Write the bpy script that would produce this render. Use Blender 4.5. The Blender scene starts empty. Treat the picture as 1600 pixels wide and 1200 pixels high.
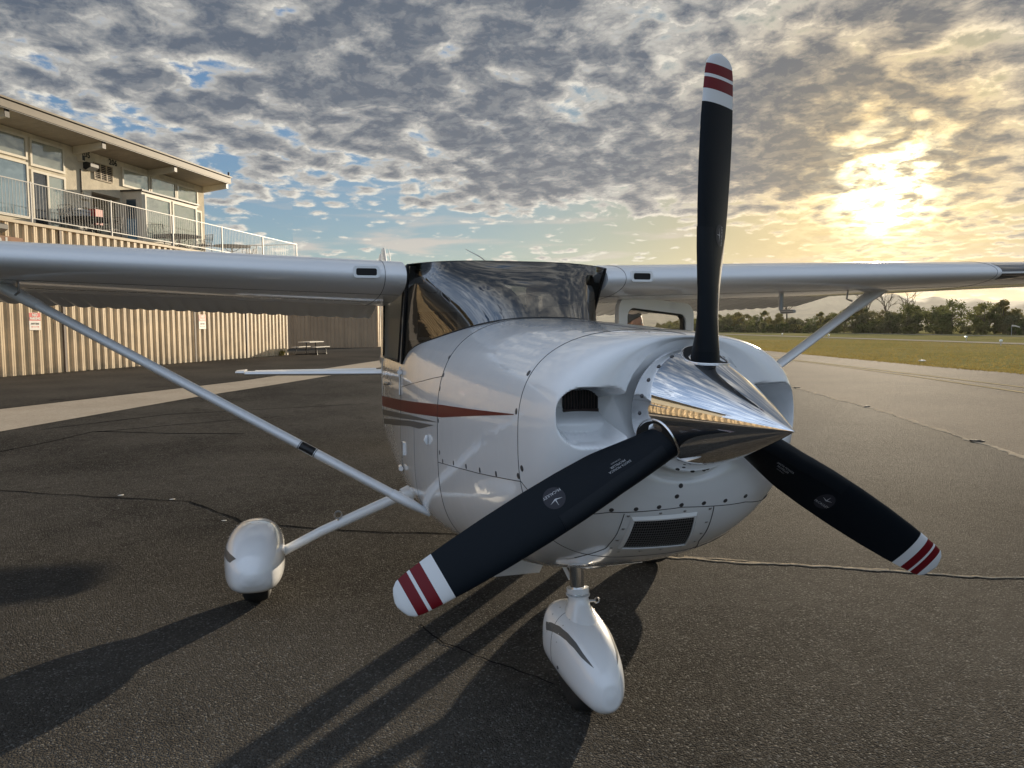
import bpy, bmesh, math, random
import numpy as np
from mathutils import Vector, Matrix
from mathutils.bvhtree import BVHTree
random.seed(7)
rng = np.random.default_rng(7)
R_ = math.radians
sc = bpy.context.scene
COL = sc.collection

# ------------------------------------------------------------------ camera
cam_d = bpy.data.cameras.new('camera')
cam_d.sensor_width = 36.0
cam_d.lens = 36.0 * 1178.77 / 1600.0
cam_d.clip_start = 0.05
cam_d.clip_end = 30000
cam = bpy.data.objects.new('camera', cam_d)
COL.objects.link(cam)
yaw, pit, rol = -0.2787, -0.0756, -0.0034
fw = Vector((-math.cos(yaw) * math.cos(pit), -math.sin(yaw) * math.cos(pit), math.sin(pit)))
rt = fw.cross(Vector((0, 0, 1))).normalized()
up = rt.cross(fw)
rt2 = rt * math.cos(rol) + up * math.sin(rol)
up2 = -rt * math.sin(rol) + up * math.cos(rol)
m = Matrix((rt2, up2, -fw)).transposed().to_4x4()
m.translation = Vector((2.8576, -1.1195, 1.5833))
cam.matrix_world = m
sc.camera = cam

# ------------------------------------------------------------------ sun, sky, exposure
SUN_EL, SUN_AZ = R_(9.4), R_(138.0)        # azimuth: angle from +x towards +y
sdir = Vector((math.cos(SUN_EL) * math.cos(SUN_AZ), math.cos(SUN_EL) * math.sin(SUN_AZ), math.sin(SUN_EL)))
sun_d = bpy.data.lights.new('sun', 'SUN')
sun_d.energy = 5.0
sun_d.angle = R_(0.5)
sun_d.color = (1.0, 0.84, 0.62)
sun = bpy.data.objects.new('sun', sun_d)
COL.objects.link(sun)
sun.rotation_euler = sdir.to_track_quat('Z', 'Y').to_euler()
sun.location = (0, 0, 40)

HAZE = 0.6e-4
vs = sc.view_settings
vs.view_transform = 'Standard'
vs.look = 'None'
vs.gamma = 1.0
vs.use_curve_mapping = False
vs.exposure = 0.9


def N(t, typ, inp=None, **kw):
    n = t.nodes.new(typ)
    for k, v in kw.items():
        setattr(n, k, v)
    for k, v in (inp or {}).items():
        s = n.inputs[k]
        if isinstance(v, bpy.types.NodeSocket):
            t.links.new(v, s)
        else:
            s.default_value = v
    return n


def MA(t, op, a, b=0.0, c=None, clamp=False):
    d = {0: a, 1: b}
    if c is not None:
        d[2] = c
    return N(t, 'ShaderNodeMath', d, operation=op, use_clamp=clamp).outputs[0]


def VM(t, op, a, b=None, scale=None):
    d = {0: a}
    if b is not None:
        d[1] = b
    n = N(t, 'ShaderNodeVectorMath', d, operation=op)
    if scale is not None:
        if isinstance(scale, bpy.types.NodeSocket):
            t.links.new(scale, n.inputs['Scale'])
        else:
            n.inputs['Scale'].default_value = scale
    return n


def MIX(t, f, a, b, blend='MIX'):
    n = N(t, 'ShaderNodeMix', None, data_type='RGBA', blend_type=blend)
    for s, v in ((n.inputs[0], f), (n.inputs[6], a), (n.inputs[7], b)):
        if isinstance(v, bpy.types.NodeSocket):
            t.links.new(v, s)
        elif isinstance(v, (int, float)):
            s.default_value = v
        else:
            s.default_value = (*v, 1.0)[:4]
    return n.outputs[2]


def MR(t, v, a, b, c=0.0, d=1.0, smooth=True):
    n = N(t, 'ShaderNodeMapRange', {0: v, 1: a, 2: b, 3: c, 4: d})
    if smooth:
        n.interpolation_type = 'SMOOTHSTEP'
    return n.outputs[0]


def NOI(t, vec, scale, detail=4, rough=0.5, dist=0.0, dims='3D'):
    return N(t, 'ShaderNodeTexNoise', {'Vector': vec, 'Scale': scale, 'Detail': detail, 'Roughness': rough,
                                       'Distortion': dist}, noise_dimensions=dims).outputs[0]


world = bpy.data.worlds.new('World')
sc.world = world
world.use_nodes = True
wt = world.node_tree
wt.nodes.clear()
SKY_STRENGTH = 0.08
sky = N(wt, 'ShaderNodeTexSky', None, sky_type='NISHITA', sun_disc=False, sun_elevation=SUN_EL,
        sun_rotation=R_(90) - SUN_AZ, altitude=50, air_density=1.0, dust_density=0.35, ozone_density=2.5)
tc = N(wt, 'ShaderNodeTexCoord').outputs['Generated']
dirn = VM(wt, 'NORMALIZE', tc).outputs[0]
sx = N(wt, 'ShaderNodeSeparateXYZ', {0: dirn})
dz = sx.outputs[2]
cosg = VM(wt, 'DOT_PRODUCT', dirn, tuple(sdir)).outputs['Value']
cosp = MA(wt, 'MAXIMUM', cosg, 0.0)
zc = MA(wt, 'MAXIMUM', MA(wt, 'ADD', dz, 0.18), 0.12)
pvec = N(wt, 'ShaderNodeCombineXYZ', {0: MA(wt, 'DIVIDE', sx.outputs[0], zc), 1: MA(wt, 'DIVIDE', sx.outputs[1], zc)}).outputs[0]
warp = N(wt, 'ShaderNodeTexNoise', {'Vector': pvec, 'Scale': 3.0, 'Detail': 3.0}).outputs[1]
pw = VM(wt, 'ADD', pvec, VM(wt, 'SCALE', VM(wt, 'SUBTRACT', warp, (0.5, 0.5, 0.5)).outputs[0], scale=0.12).outputs[0]).outputs[0]
sunxy = Vector((sdir.x, sdir.y, 0)).normalized()


def cloud_density(p):
    a = NOI(wt, p, 7.2, 3, 0.5)
    f = NOI(wt, p, 26.0, 7, 0.62)
    cell = N(wt, 'ShaderNodeTexVoronoi', {'Vector': p, 'Scale': 11.0, 'Randomness': 1.0, 'Smoothness': 0.45},
             feature='SMOOTH_F1').outputs[0]
    d_ = MA(wt, 'ADD', MA(wt, 'MULTIPLY', a, 0.62), MA(wt, 'MULTIPLY', f, 0.58))
    return MA(wt, 'SUBTRACT', d_, MA(wt, 'MULTIPLY', cell, 0.58))


macro = NOI(wt, VM(wt, 'ADD', pvec, (3.7, 1.3, 0)).outputs[0], 1.1, 2, 0.5)
thr = MA(wt, 'ADD', MR(wt, dz, 0.195, 0.115, 0.0, 0.44), MR(wt, macro, 0.60, 0.36, -0.10, 0.11))
thr = MA(wt, 'ADD', thr, MR(wt, cosg, 0.3, -0.5, 0.0, 0.10))
thr = MA(wt, 'SUBTRACT', thr, MA(wt, 'MULTIPLY', MA(wt, 'POWER', cosp, 34.0), 0.12))
d0 = MA(wt, 'SUBTRACT', MA(wt, 'SUBTRACT', cloud_density(pw), 0.10), thr)
p1_ = VM(wt, 'ADD', pw, tuple(sunxy * 0.026)).outputs[0]
d1 = MA(wt, 'SUBTRACT', MA(wt, 'SUBTRACT', cloud_density(p1_), 0.10), thr)
cover = MR(wt, d0, -0.12, 0.08)
thick = MR(wt, d0, -0.04, 0.34, smooth=False)
relief = MA(wt, 'SUBTRACT', d0, d1)
thin = MA(wt, 'SUBTRACT', 1.0, thick)
near = MA(wt, 'POWER', cosp, 72.0)
back = MR(wt, cosg, 0.45, -0.40)
core = MIX(wt, near, (0.042, 0.060, 0.090), (0.115, 0.100, 0.078))
core = MIX(wt, back, core, (0.19, 0.27, 0.41))
edge = MIX(wt, near, (0.42, 0.405, 0.365), (0.82, 0.57, 0.23))
edge = MIX(wt, back, edge, (0.68, 0.76, 0.87))
shade = MA(wt, 'ADD', MA(wt, 'MULTIPLY', MA(wt, 'POWER', thin, 1.5), 0.80), MA(wt, 'MULTIPLY', MR(wt, relief, 0.0, 0.12), MA(wt, 'ADD', 0.10, MA(wt, 'MULTIPLY', thin, 0.50))), clamp=True)
mott = NOI(wt, pw, 20.0, 8, 0.65, 0.4)
shade = MA(wt, 'ADD', shade, MA(wt, 'MULTIPLY', MA(wt, 'SUBTRACT', mott, 0.5), 0.55), clamp=True)
cloudc = MIX(wt, shade, core, edge)
# low bands of stratus above the horizon
az = MA(wt, 'ARCTAN2', sx.outputs[1], sx.outputs[0])
bandv = N(wt, 'ShaderNodeCombineXYZ', {0: MA(wt, 'MULTIPLY', az, 3.0), 1: MA(wt, 'MULTIPLY', dz, 26.0)}).outputs[0]
bn = NOI(wt, bandv, 1.6, 6, 0.55, 0.3)
bmask = MA(wt, 'MULTIPLY', MR(wt, bn, 0.50, 0.66), MA(wt, 'MULTIPLY', MR(wt, dz, 0.02, 0.06), MR(wt, dz, 0.20, 0.10)))
bandc = MIX(wt, near, (0.30, 0.27, 0.25), (0.40, 0.28, 0.13))

skyc = VM(wt, 'SCALE', VM(wt, 'MULTIPLY', sky.outputs[0], MIX(wt, MA(wt, 'POWER', cosp, 13.0), (0.72, 1.0, 1.22), (1.0, 0.80, 0.42))).outputs[0], scale=SKY_STRENGTH).outputs[0]
skyl = VM(wt, 'DOT_PRODUCT', skyc, (0.3, 0.6, 0.1)).outputs['Value']
skyc = VM(wt, 'SCALE', skyc, scale=MA(wt, 'DIVIDE', 1.0, MA(wt, 'ADD', 1.0, MA(wt, 'MULTIPLY', skyl, 3.3)))).outputs[0]
glow_f = MA(wt, 'ADD', MA(wt, 'MULTIPLY', MA(wt, 'POWER', cosp, 90.0), 0.10), MA(wt, 'MULTIPLY', MA(wt, 'POWER', cosp, 16.0), 0.03))
glow = VM(wt, 'SCALE', (1.0, 0.70, 0.30), scale=glow_f).outputs[0]
sky1 = VM(wt, 'ADD', skyc, glow).outputs[0]
sky2 = MIX(wt, MA(wt, 'MULTIPLY', bmask, 0.75), sky1, bandc)
sky3 = MIX(wt, cover, sky2, cloudc)
# sun disc behind thin cloud
hot = MA(wt, 'ADD', MA(wt, 'MULTIPLY', MA(wt, 'POWER', cosp, 1500.0), 5.5), MA(wt, 'MULTIPLY', MA(wt, 'POWER', cosp, 300.0), 0.40))
hotm = MA(wt, 'MULTIPLY', hot, MA(wt, 'SUBTRACT', 1.1, MA(wt, 'MULTIPLY', thick, 0.9)))
ragged = NOI(wt, pw, 11.0, 7, 0.6, 0.4)
hotm = MA(wt, 'MULTIPLY', hotm, MR(wt, ragged, 0.40, 0.60, 0.12, 1.15))
sky4 = VM(wt, 'ADD', sky3, VM(wt, 'SCALE', (1.0, 0.84, 0.50), scale=hotm).outputs[0]).outputs[0]
bg = N(wt, 'ShaderNodeBackground', {'Color': sky4, 'Strength': 1.0})
wo = N(wt, 'ShaderNodeOutputWorld', {'Surface': bg.outputs[0]})


# ------------------------------------------------------------------ helpers
class MB:
    """collects polygons; build() links them as ONE mesh object"""
    def __init__(self):
        self.v, self.f, self.m = [], [], []

    def add(self, vs_, fs_, mi=0):
        o = len(self.v)
        self.v += [tuple(p) for p in vs_]
        self.f += [tuple(o + i for i in f) for f in fs_]
        self.m += [mi] * len(fs_)
        return self

    def box(self, a, b, mi=0):
        x0, y0, z0 = [min(p, q) for p, q in zip(a, b)]
        x1, y1, z1 = [max(p, q) for p, q in zip(a, b)]
        v = [(x0, y0, z0), (x1, y0, z0), (x1, y1, z0), (x0, y1, z0), (x0, y0, z1), (x1, y0, z1), (x1, y1, z1), (x0, y1, z1)]
        f = [(0, 3, 2, 1), (4, 5, 6, 7), (0, 1, 5, 4), (1, 2, 6, 5), (2, 3, 7, 6), (3, 0, 4, 7)]
        return self.add(v, f, mi)

    def grid(self, P, mi=0, closed_u=False, closed_v=False, flip=False):
        """P: array [nu][nv] of points"""
        nu, nv = len(P), len(P[0])
        v = [tuple(p) for row in P for p in row]
        f = []
        for i in range(nu if closed_u else nu - 1):
            for j in range(nv if closed_v else nv - 1):
                a = i * nv + j
                b = i * nv + (j + 1) % nv
                c = ((i + 1) % nu) * nv + (j + 1) % nv
                d = ((i + 1) % nu) * nv + j
                f.append((a, d, c, b) if flip else (a, b, c, d))
        return self.add(v, f, mi)

    def tube(self, pts, r, n=10, mi=0, cap=True):
        pts = [Vector(p) for p in pts]
        rs = r if isinstance(r, (list, tuple)) else [r] * len(pts)
        rings = []
        prev = None
        for i, p in enumerate(pts):
            d = (pts[min(i + 1, len(pts) - 1)] - pts[max(i - 1, 0)]).normalized()
            if prev is None:
                a = d.orthogonal().normalized()
            else:
                a = (prev - d * prev.dot(d)).normalized()
            prev = a
            b = d.cross(a)
            rings.append([p + (a * math.cos(t) + b * math.sin(t)) * rs[i] for t in [2 * math.pi * k / n for k in range(n)]])
        self.grid(rings, mi, closed_v=True, flip=True)
        if cap:
            o = len(self.v)
            self.v += [tuple(q) for q in rings[0]] + [tuple(q) for q in rings[-1]]
            self.f += [tuple(o + k for k in range(n))[::-1], tuple(o + n + k for k in range(n))]
            self.m += [mi, mi]
        return self

    def bar(self, a, b, wdt, thk, upv=(0, 0, 1), mi=0):
        a, b = Vector(a), Vector(b)
        d = (b - a).normalized()
        s = d.cross(Vector(upv)).normalized() * wdt / 2
        u = s.cross(d).normalized() * thk / 2
        v = [a - s - u, a + s - u, a + s + u, a - s + u, b - s - u, b + s - u, b + s + u, b - s + u]
        return self.add(v, [(0, 3, 2, 1), (4, 5, 6, 7), (0, 1, 5, 4), (1, 2, 6, 5), (2, 3, 7, 6), (3, 0, 4, 7)], mi)

    def poly_prism(self, poly, fn, d0, d1, mi=0):
        """poly: 2-D outline; fn(p, depth) -> 3-D point"""
        n = len(poly)
        v = [fn(p, d0) for p in poly] + [fn(p, d1) for p in poly]
        f = [tuple(range(n))[::-1], tuple(range(n, 2 * n))] + [(i, (i + 1) % n, n + (i + 1) % n, n + i) for i in range(n)]
        return self.add(v, f, mi)

    def build(self, name, mats, parent=None, smooth=None, recalc=False, dbl=False):
        me = bpy.data.meshes.new(name)
        me.from_pydata(self.v, [], self.f)
        for mt in (mats if isinstance(mats, (list, tuple)) else [mats]):
            me.materials.append(mt)
        if any(self.m):
            me.polygons.foreach_set('material_index', self.m)
        if dbl or recalc:
            bm = bmesh.new()
            bm.from_mesh(me)
            if dbl:
                bmesh.ops.remove_doubles(bm, verts=bm.verts, dist=1e-5)
            if recalc:
                bmesh.ops.recalc_face_normals(bm, faces=bm.faces)
            bm.to_mesh(me)
            bm.free()
        if smooth is not None:
            me.shade_smooth()
            if smooth < 179:
                me.set_sharp_from_angle(angle=R_(smooth))
        me.update()
        return link(name, me, parent)


def link(name, me, parent=None):
    o = bpy.data.objects.new(name, me)
    COL.objects.link(o)
    if parent is not None:
        o.parent = parent
    return o


def tag(o, label=None, cat=None, group=None, kind=None):
    if label:
        o['label'] = label
    if cat:
        o['category'] = cat
    if group:
        o['group'] = group
    if kind:
        o['kind'] = kind
    return o


def empty(name, loc=(0, 0, 0), rz=0.0, label=None, cat=None, group=None):
    o = bpy.data.objects.new(name, None)
    o.empty_display_size = 0.2
    COL.objects.link(o)
    o.location = loc
    o.rotation_euler = (0, 0, rz)
    return tag(o, label, cat, group)


def copy_tree(o, parent=None):
    c = o.copy()
    COL.objects.link(c)
    if parent is not None:
        c.parent = parent
    for ch in [q for q in COL.objects if q.parent == o]:
        copy_tree(ch, c)
    return c


def text_mesh(s, size, align='CENTER', bold=0.0):
    cu = bpy.data.curves.new('lettering', 'FONT')
    cu.body = s
    cu.size = size
    cu.align_x = align
    cu.align_y = 'CENTER'
    cu.resolution_u = 2
    cu.offset = bold
    o = bpy.data.objects.new('lettering', cu)
    COL.objects.link(o)
    dg = bpy.context.evaluated_depsgraph_get()
    me = o.evaluated_get(dg).to_mesh()
    v = [tuple(p.co) for p in me.vertices]
    f = [tuple(p.vertices) for p in me.polygons]
    o.evaluated_get(dg).to_mesh_clear()
    bpy.data.objects.remove(o)
    bpy.data.curves.remove(cu)
    return v, f


MATS = {}


def mat(name, base, rough=0.5, metal=0.0, spec=0.5, coat=0.0, coat_r=0.03, var=0.0, vscale=3.0, bump=0.0, bscale=40.0, emit=None):
    if name in MATS:
        return MATS[name]
    mt = bpy.data.materials.new(name)
    mt.use_nodes = True
    t = mt.node_tree
    b = t.nodes['Principled BSDF']
    b.inputs['Base Color'].default_value = (*base, 1)
    b.inputs['Roughness'].default_value = rough
    b.inputs['Metallic'].default_value = metal
    b.inputs['Specular IOR Level'].default_value = spec
    b.inputs['Coat Weight'].default_value = coat
    b.inputs['Coat Roughness'].default_value = coat_r
    if var or bump:
        pos = N(t, 'ShaderNodeNewGeometry').outputs['Position']
    if var:
        n1 = NOI(t, pos, vscale, 5, 0.6)
        f = MR(t, n1, 0.3, 0.7)
        c = MIX(t, f, tuple(max(0, q * (1 - var)) for q in base), tuple(min(1, q * (1 + var)) for q in base))
        t.links.new(c, b.inputs['Base Color'])
    if bump:
        n2 = NOI(t, pos, bscale, 4, 0.6)
        bn_ = N(t, 'ShaderNodeBump', {'Strength': bump, 'Distance': 0.01, 'Height': n2})
        t.links.new(bn_.outputs[0], b.inputs['Normal'])
    MATS[name] = mt
    return mt


def interp_rows(rows, n_sub):
    """Catmull-Rom over the index of the rows"""
    A = np.array(rows, float)
    out = []
    k = len(A)
    for i in range(k - 1):
        p0 = A[max(i - 1, 0)]; p1 = A[i]; p2 = A[i + 1]; p3 = A[min(i + 2, k - 1)]
        ns = n_sub[i] if isinstance(n_sub, (list, tuple)) else n_sub
        for j in range(ns):
            s = j / ns
            out.append(0.5 * ((2 * p1) + (-p0 + p2) * s + (2 * p0 - 5 * p1 + 4 * p2 - p3) * s * s + (-p0 + 3 * p1 - 3 * p2 + p3) * s ** 3))
    out.append(A[-1])
    return np.array(out)
# ------------------------------------------------------------------ ground materials
def asphalt(name, c0, c1, grain, bump, rough=0.75, spec=0.4, big=0.35, sparkle=0.0, ior=1.0):
    mt = bpy.data.materials.new(name)
    mt.use_nodes = True
    t = mt.node_tree
    b = t.nodes['Principled BSDF']
    pos = N(t, 'ShaderNodeNewGeometry').outputs['Position']
    vor = N(t, 'ShaderNodeTexVoronoi', {'Vector': pos, 'Scale': grain})
    rc = N(t, 'ShaderNodeSeparateColor', {0: vor.outputs['Color']}).outputs[0]
    n_big = NOI(t, pos, big, 6, 0.62)
    n_mid = NOI(t, pos, 7.0, 4, 0.6)
    n_wide = NOI(t, pos, 0.09, 4, 0.65)
    stain = MR(t, NOI(t, pos, 0.9, 5, 0.7, 0.4), 0.60, 0.72)
    f = MA(t, 'ADD', MA(t, 'MULTIPLY', rc, 0.5), MA(t, 'MULTIPLY', MR(t, n_big, 0.3, 0.7), 0.34))
    f = MA(t, 'ADD', f, MA(t, 'MULTIPLY', MR(t, n_mid, 0.35, 0.7), 0.16), clamp=True)
    col = MIX(t, f, c0, c1)
    col = MIX(t, MA(t, 'MULTIPLY', stain, 0.55), col, tuple(q * 0.45 for q in c0))
    col = MIX(t, MR(t, n_wide, 0.35, 0.65, 0.0, 0.35), col, tuple(q * 1.15 for q in c1))
    if sparkle:
        col = MIX(t, MR(t, rc, 0.86, 1.0), col, (sparkle, sparkle * 0.97, sparkle * 0.9))
    t.links.new(col, b.inputs['Base Color'])
    b.inputs['Roughness'].default_value = rough
    b.inputs['Specular IOR Level'].default_value = spec
    b.inputs['IOR'].default_value = ior
    h = MA(t, 'ADD', MA(t, 'MULTIPLY', vor.outputs['Distance'], -0.8), MA(t, 'MULTIPLY', NOI(t, pos, grain * 0.45, 3, 0.6), 0.9))
    h = MA(t, 'ADD', h, MA(t, 'MULTIPLY', rc, 0.35))
    bp = N(t, 'ShaderNodeBump', {'Strength': bump, 'Distance': 1.9 / grain, 'Height': h})
    t.links.new(bp.outputs[0], b.inputs['Normal'])
    MATS[name] = mt
    return mt


M_APRON = asphalt('apron_asphalt', (0.0035, 0.0035, 0.004), (0.105, 0.097, 0.085), 125.0, 1.0, rough=0.85, spec=0.5, sparkle=0.17, ior=1.06)
M_TAXI = asphalt('taxiway_asphalt', (0.065, 0.055, 0.045), (0.18, 0.148, 0.112), 90.0, 0.5, rough=0.9, spec=0.5, ior=1.07, sparkle=0.2)
M_LANE = asphalt('lane_asphalt', (0.030, 0.028, 0.026), (0.10, 0.09, 0.076), 60.0, 0.5, rough=0.85, spec=0.15)
M_CONC = asphalt('strip_concrete', (0.30, 0.25, 0.19), (0.47, 0.40, 0.31), 50.0, 0.2, rough=0.85, big=0.8)
M_RUN = asphalt('runway_pavement', (0.30, 0.265, 0.21), (0.42, 0.37, 0.29), 30.0, 0.15, rough=0.9, spec=0.05)
M_SEAL = asphalt('crack_sealant', (0.008, 0.008, 0.008), (0.022, 0.021, 0.020), 80.0, 0.2, rough=0.9, spec=0.05)
M_PALE = asphalt('pale_seam_filler', (0.34, 0.28, 0.20), (0.50, 0.42, 0.31), 60.0, 0.3, rough=0.85)
M_YEL = asphalt('worn_yellow_paint', (0.40, 0.32, 0.18), (0.62, 0.50, 0.30), 45.0, 0.25, big=1.5)


def grass_mat():
    mt = bpy.data.materials.new('dry_grass')
    mt.use_nodes = True
    t = mt.node_tree
    b = t.nodes['Principled BSDF']
    pos = N(t, 'ShaderNodeNewGeometry').outputs['Position']
    a = NOI(t, pos, 0.12, 5, 0.6)
    c = NOI(t, pos, 2.3, 5, 0.65)
    fine = NOI(t, pos, 14.0, 3, 0.6)
    col = MIX(t, MR(t, a, 0.35, 0.65), (0.20, 0.19, 0.065), (0.30, 0.25, 0.11))
    col = MIX(t, MR(t, c, 0.4, 0.7, 0.0, 0.7), col, (0.36, 0.29, 0.14))
    col = MIX(t, MR(t, fine, 0.35, 0.65, 0.0, 0.5), col, (0.12, 0.12, 0.04))
    t.links.new(col, b.inputs['Base Color'])
    b.inputs['Roughness'].default_value = 0.9
    b.inputs['IOR'].default_value = 1.0
    bp = N(t, 'ShaderNodeBump', {'Strength': 0.6, 'Distance': 0.08, 'Height': MA(t, 'ADD', fine, c)})
    t.links.new(bp.outputs[0], b.inputs['Normal'])
    return mt


M_GRASS = grass_mat()


def sheet(name, pts, z, mt, kind='structure'):
    o = MB().add([(x, y, z) for x, y in pts], [tuple(range(len(pts)))]).build(name, mt, recalc=True)
    if o.data.polygons[0].normal.z < 0:
        o.data.flip_normals()
    return tag(o, kind=kind)


def at_dir(p, deg, d):
    return (p[0] + d * math.cos(R_(deg)), p[1] + d * math.sin(R_(deg)))


S_ = 6000
sheet('ground', [(-S_, -S_), (S_, -S_), (S_, S_), (-S_, S_)], -0.05, M_GRASS)
# apron: everything on this side of the taxiway seam
seam = [(24, -8.5), (10, 1.6), (1.5, 5.0), (-4.06, 7.24), (-5.66, 7.97), (-7.94, 8.98), (-11.07, 10.17), (-14.9, 11.61), (-22, 14.3), (-48, 22.5), (-75, 30)]
g_edge = [(40, 6.6), (10, 14.9), (-16.43, 22.02), (-20.69, 22.9), (-34.58, 26.96), (-49.9, 31.34), (-95, 44), (-220, 80)]
sheet('taxiway', [(60, -40)] + [(44, 4)] + g_edge[1:] + [(-230, 60), (-80, 26), (-20, 5), (10, -20)], -0.024, M_TAXI)
sheet('apron', seam + [(-75, 5), (-50, -14), (-12, -34), (50, -60), (50, -20)], 0.0, M_APRON)
up_l = [(3, -16.2), (-9.2, -9.55), (-14.05, -6.72), (-18.88, -3.82), (-20.77, -2.73), (-33.73, 2.82), (-50, 9.5)]
lo_l = [(-45, 9.0), (-27.28, 2.12), (-18.68, -1.85), (-15.64, -3.36), (-10.36, -5.52), (-6.5, -7.3), (7, -13.8)]
sheet('concrete_strip', up_l + lo_l, 0.008, M_CONC)
sheet('hangar_lane', [(3, -16.3), (-9.2, -9.65)] + [(x - 0.15, y - 0.1) for x, y in up_l[2:]] + [(-75, 18), (-75, -8), (-42.3, -1.8), (-25.3, -10.5), (10, -29)], 0.004, M_LANE)


def ribbon(name, pts, w, z, mt, kind='structure', jit=0.0, wj=0.0, sub=8, seed=1, h=0.0):
    """irregular strip lying on the pavement, with real thickness h"""
    r = random.Random(seed)
    P = []
    for i in range(len(pts) - 1):
        a, b = Vector((*pts[i], 0)), Vector((*pts[i + 1], 0))
        n = max(2, int((b - a).length * sub))
        for j in range(n):
            P.append(a.lerp(b, j / n))
    P.append(Vector((*pts[-1], 0)))
    rows = []
    off = 0
    ww = w
    for i, p in enumerate(P):
        d = (P[min(i + 1, len(P) - 1)] - P[max(i - 1, 0)]).normalized()
        nrm = Vector((-d.y, d.x, 0))
        off = off * 0.85 + r.uniform(-jit, jit)
        ww = ww * 0.6 + 0.4 * w * (1 + r.uniform(-wj, wj))
        c = p + nrm * off
        rows.append([c - nrm * ww / 2 + Vector((0, 0, z)), c - nrm * ww * 0.3 + Vector((0, 0, z + h)),
                     c + nrm * ww * 0.3 + Vector((0, 0, z + h)), c + nrm * ww / 2 + Vector((0, 0, z))])
    o = MB().grid(rows).build(name, mt)
    if o.data.polygons[0].normal.z < 0:
        o.data.flip_normals()
    return tag(o, kind=kind)


ribbon('pavement_crack', [(-8.6, -7.2), (-5.59, -3.96), (-5.22, -3.44), (-4.5, -2.07), (-4.08, -1.84), (-3.59, -1.57), (-2.93, -0.5), (-2.72, 0.01)], 0.02, 0.003, M_SEAL, jit=0.012, wj=0.7, sub=14, h=0.0, seed=2)
ribbon('pavement_crack', [(-8.21, -4.82), (-9.0, -4.45), (-9.99, -4.11), (-9.4, -3.0), (-9.0, -1.9)], 0.035, 0.003, M_SEAL, jit=0.01, wj=0.6, h=0.0, seed=3)
ribbon('pavement_crack', [(-10.5, -5.0), (-12.1, -3.4), (-12.33, -2.46), (-13, 0.3)], 0.04, 0.003, M_SEAL, jit=0.01, wj=0.6, h=0.0, seed=4)
ribbon('pavement_crack', [(-9.9, -4.1), (-10.5, -3.0), (-11.3, -1.2)], 0.03, 0.003, M_SEAL, jit=0.01, wj=0.6, h=0.0, seed=14)
ribbon('pavement_crack', [(-2.72, 0.01), (-2.0, 0.9), (-1.75, 1.39)], 0.016, 0.003, M_SEAL, jit=0.008, wj=0.6, h=0.0, seed=5)
ribbon('pavement_crack', [(-1.05, -0.52), (-0.78, -0.44), (-0.55, -0.30), (-0.2, -0.05)], 0.008, 0.003, M_SEAL, jit=0.008, wj=0.9, sub=30, h=0.0, seed=6)
ribbon('pavement_seam', [(-1.75, 1.30), (-1.43, 1.88), (-1.19, 2.35), (-0.69, 3.22), (0.6, 5.35)], 0.022, 0.002, M_PALE, jit=0.014, wj=1.0, sub=26, h=0.004, seed=8)
ribbon('pavement_seam', [(-1.72, 1.42), (-1.36, 2.0), (-1.08, 2.55)], 0.014, 0.002, M_PALE, jit=0.010, wj=1.0, sub=30, h=0.003, seed=18)
ribbon('apron_edge', seam[2:9], 0.10, 0.002, M_PALE, jit=0.03, wj=1.0, sub=10, h=0.006, seed=9)
ribbon('apron_edge', [(-14.9, 11.61), (-22, 14.3), (-48, 22.5)], 0.16, 0.002, M_PALE, jit=0.03, wj=0.8, sub=4, h=0.014, seed=10)
ribbon('taxiway_marking', [(30, 4.6), (-12.18, 16.95), (-23.5, 20.35), (-28.0, 21.6), (-60, 31)], 0.16, -0.016, M_YEL, wj=0.25, sub=3, seed=11)
ribbon('taxiway_marking', [(30, 2.6), (-11.02, 15.55), (-16.85, 17.75), (-23.5, 20.0), (-28.0, 21.3)], 0.15, -0.0155, M_YEL, wj=0.25, sub=3, seed=12)

# small dark lumps of crumbled filler on the seams, white chips on the apron
M_LUMP = mat('dark_tar', (0.03, 0.025, 0.02), 0.8, bump=0.6, bscale=60)
M_CHIP = mat('pale_stone', (0.62, 0.60, 0.56), 0.8, bump=0.4, bscale=90)


def lump(name, x, y, r, mt, label, cat, group=None, seed=0, flat=0.35):
    bm = bmesh.new()
    bmesh.ops.create_icosphere(bm, subdivisions=2, radius=r)
    rr = random.Random(seed)
    for v in bm.verts:
        v.co *= rr.uniform(0.72, 1.2)
        v.co.z = max(v.co.z * flat, -r * 0.12)
        v.co.x *= 1.5
    me = bpy.data.meshes.new(name)
    bm.to_mesh(me); bm.free()
    me.materials.append(mt)
    me.shade_smooth()
    o = link(name, me)
    o.location = (x, y, r * 0.12 + 0.002)
    o.rotation_euler.z = rr.uniform(0, 6)
    return tag(o, label, cat, group)


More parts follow.
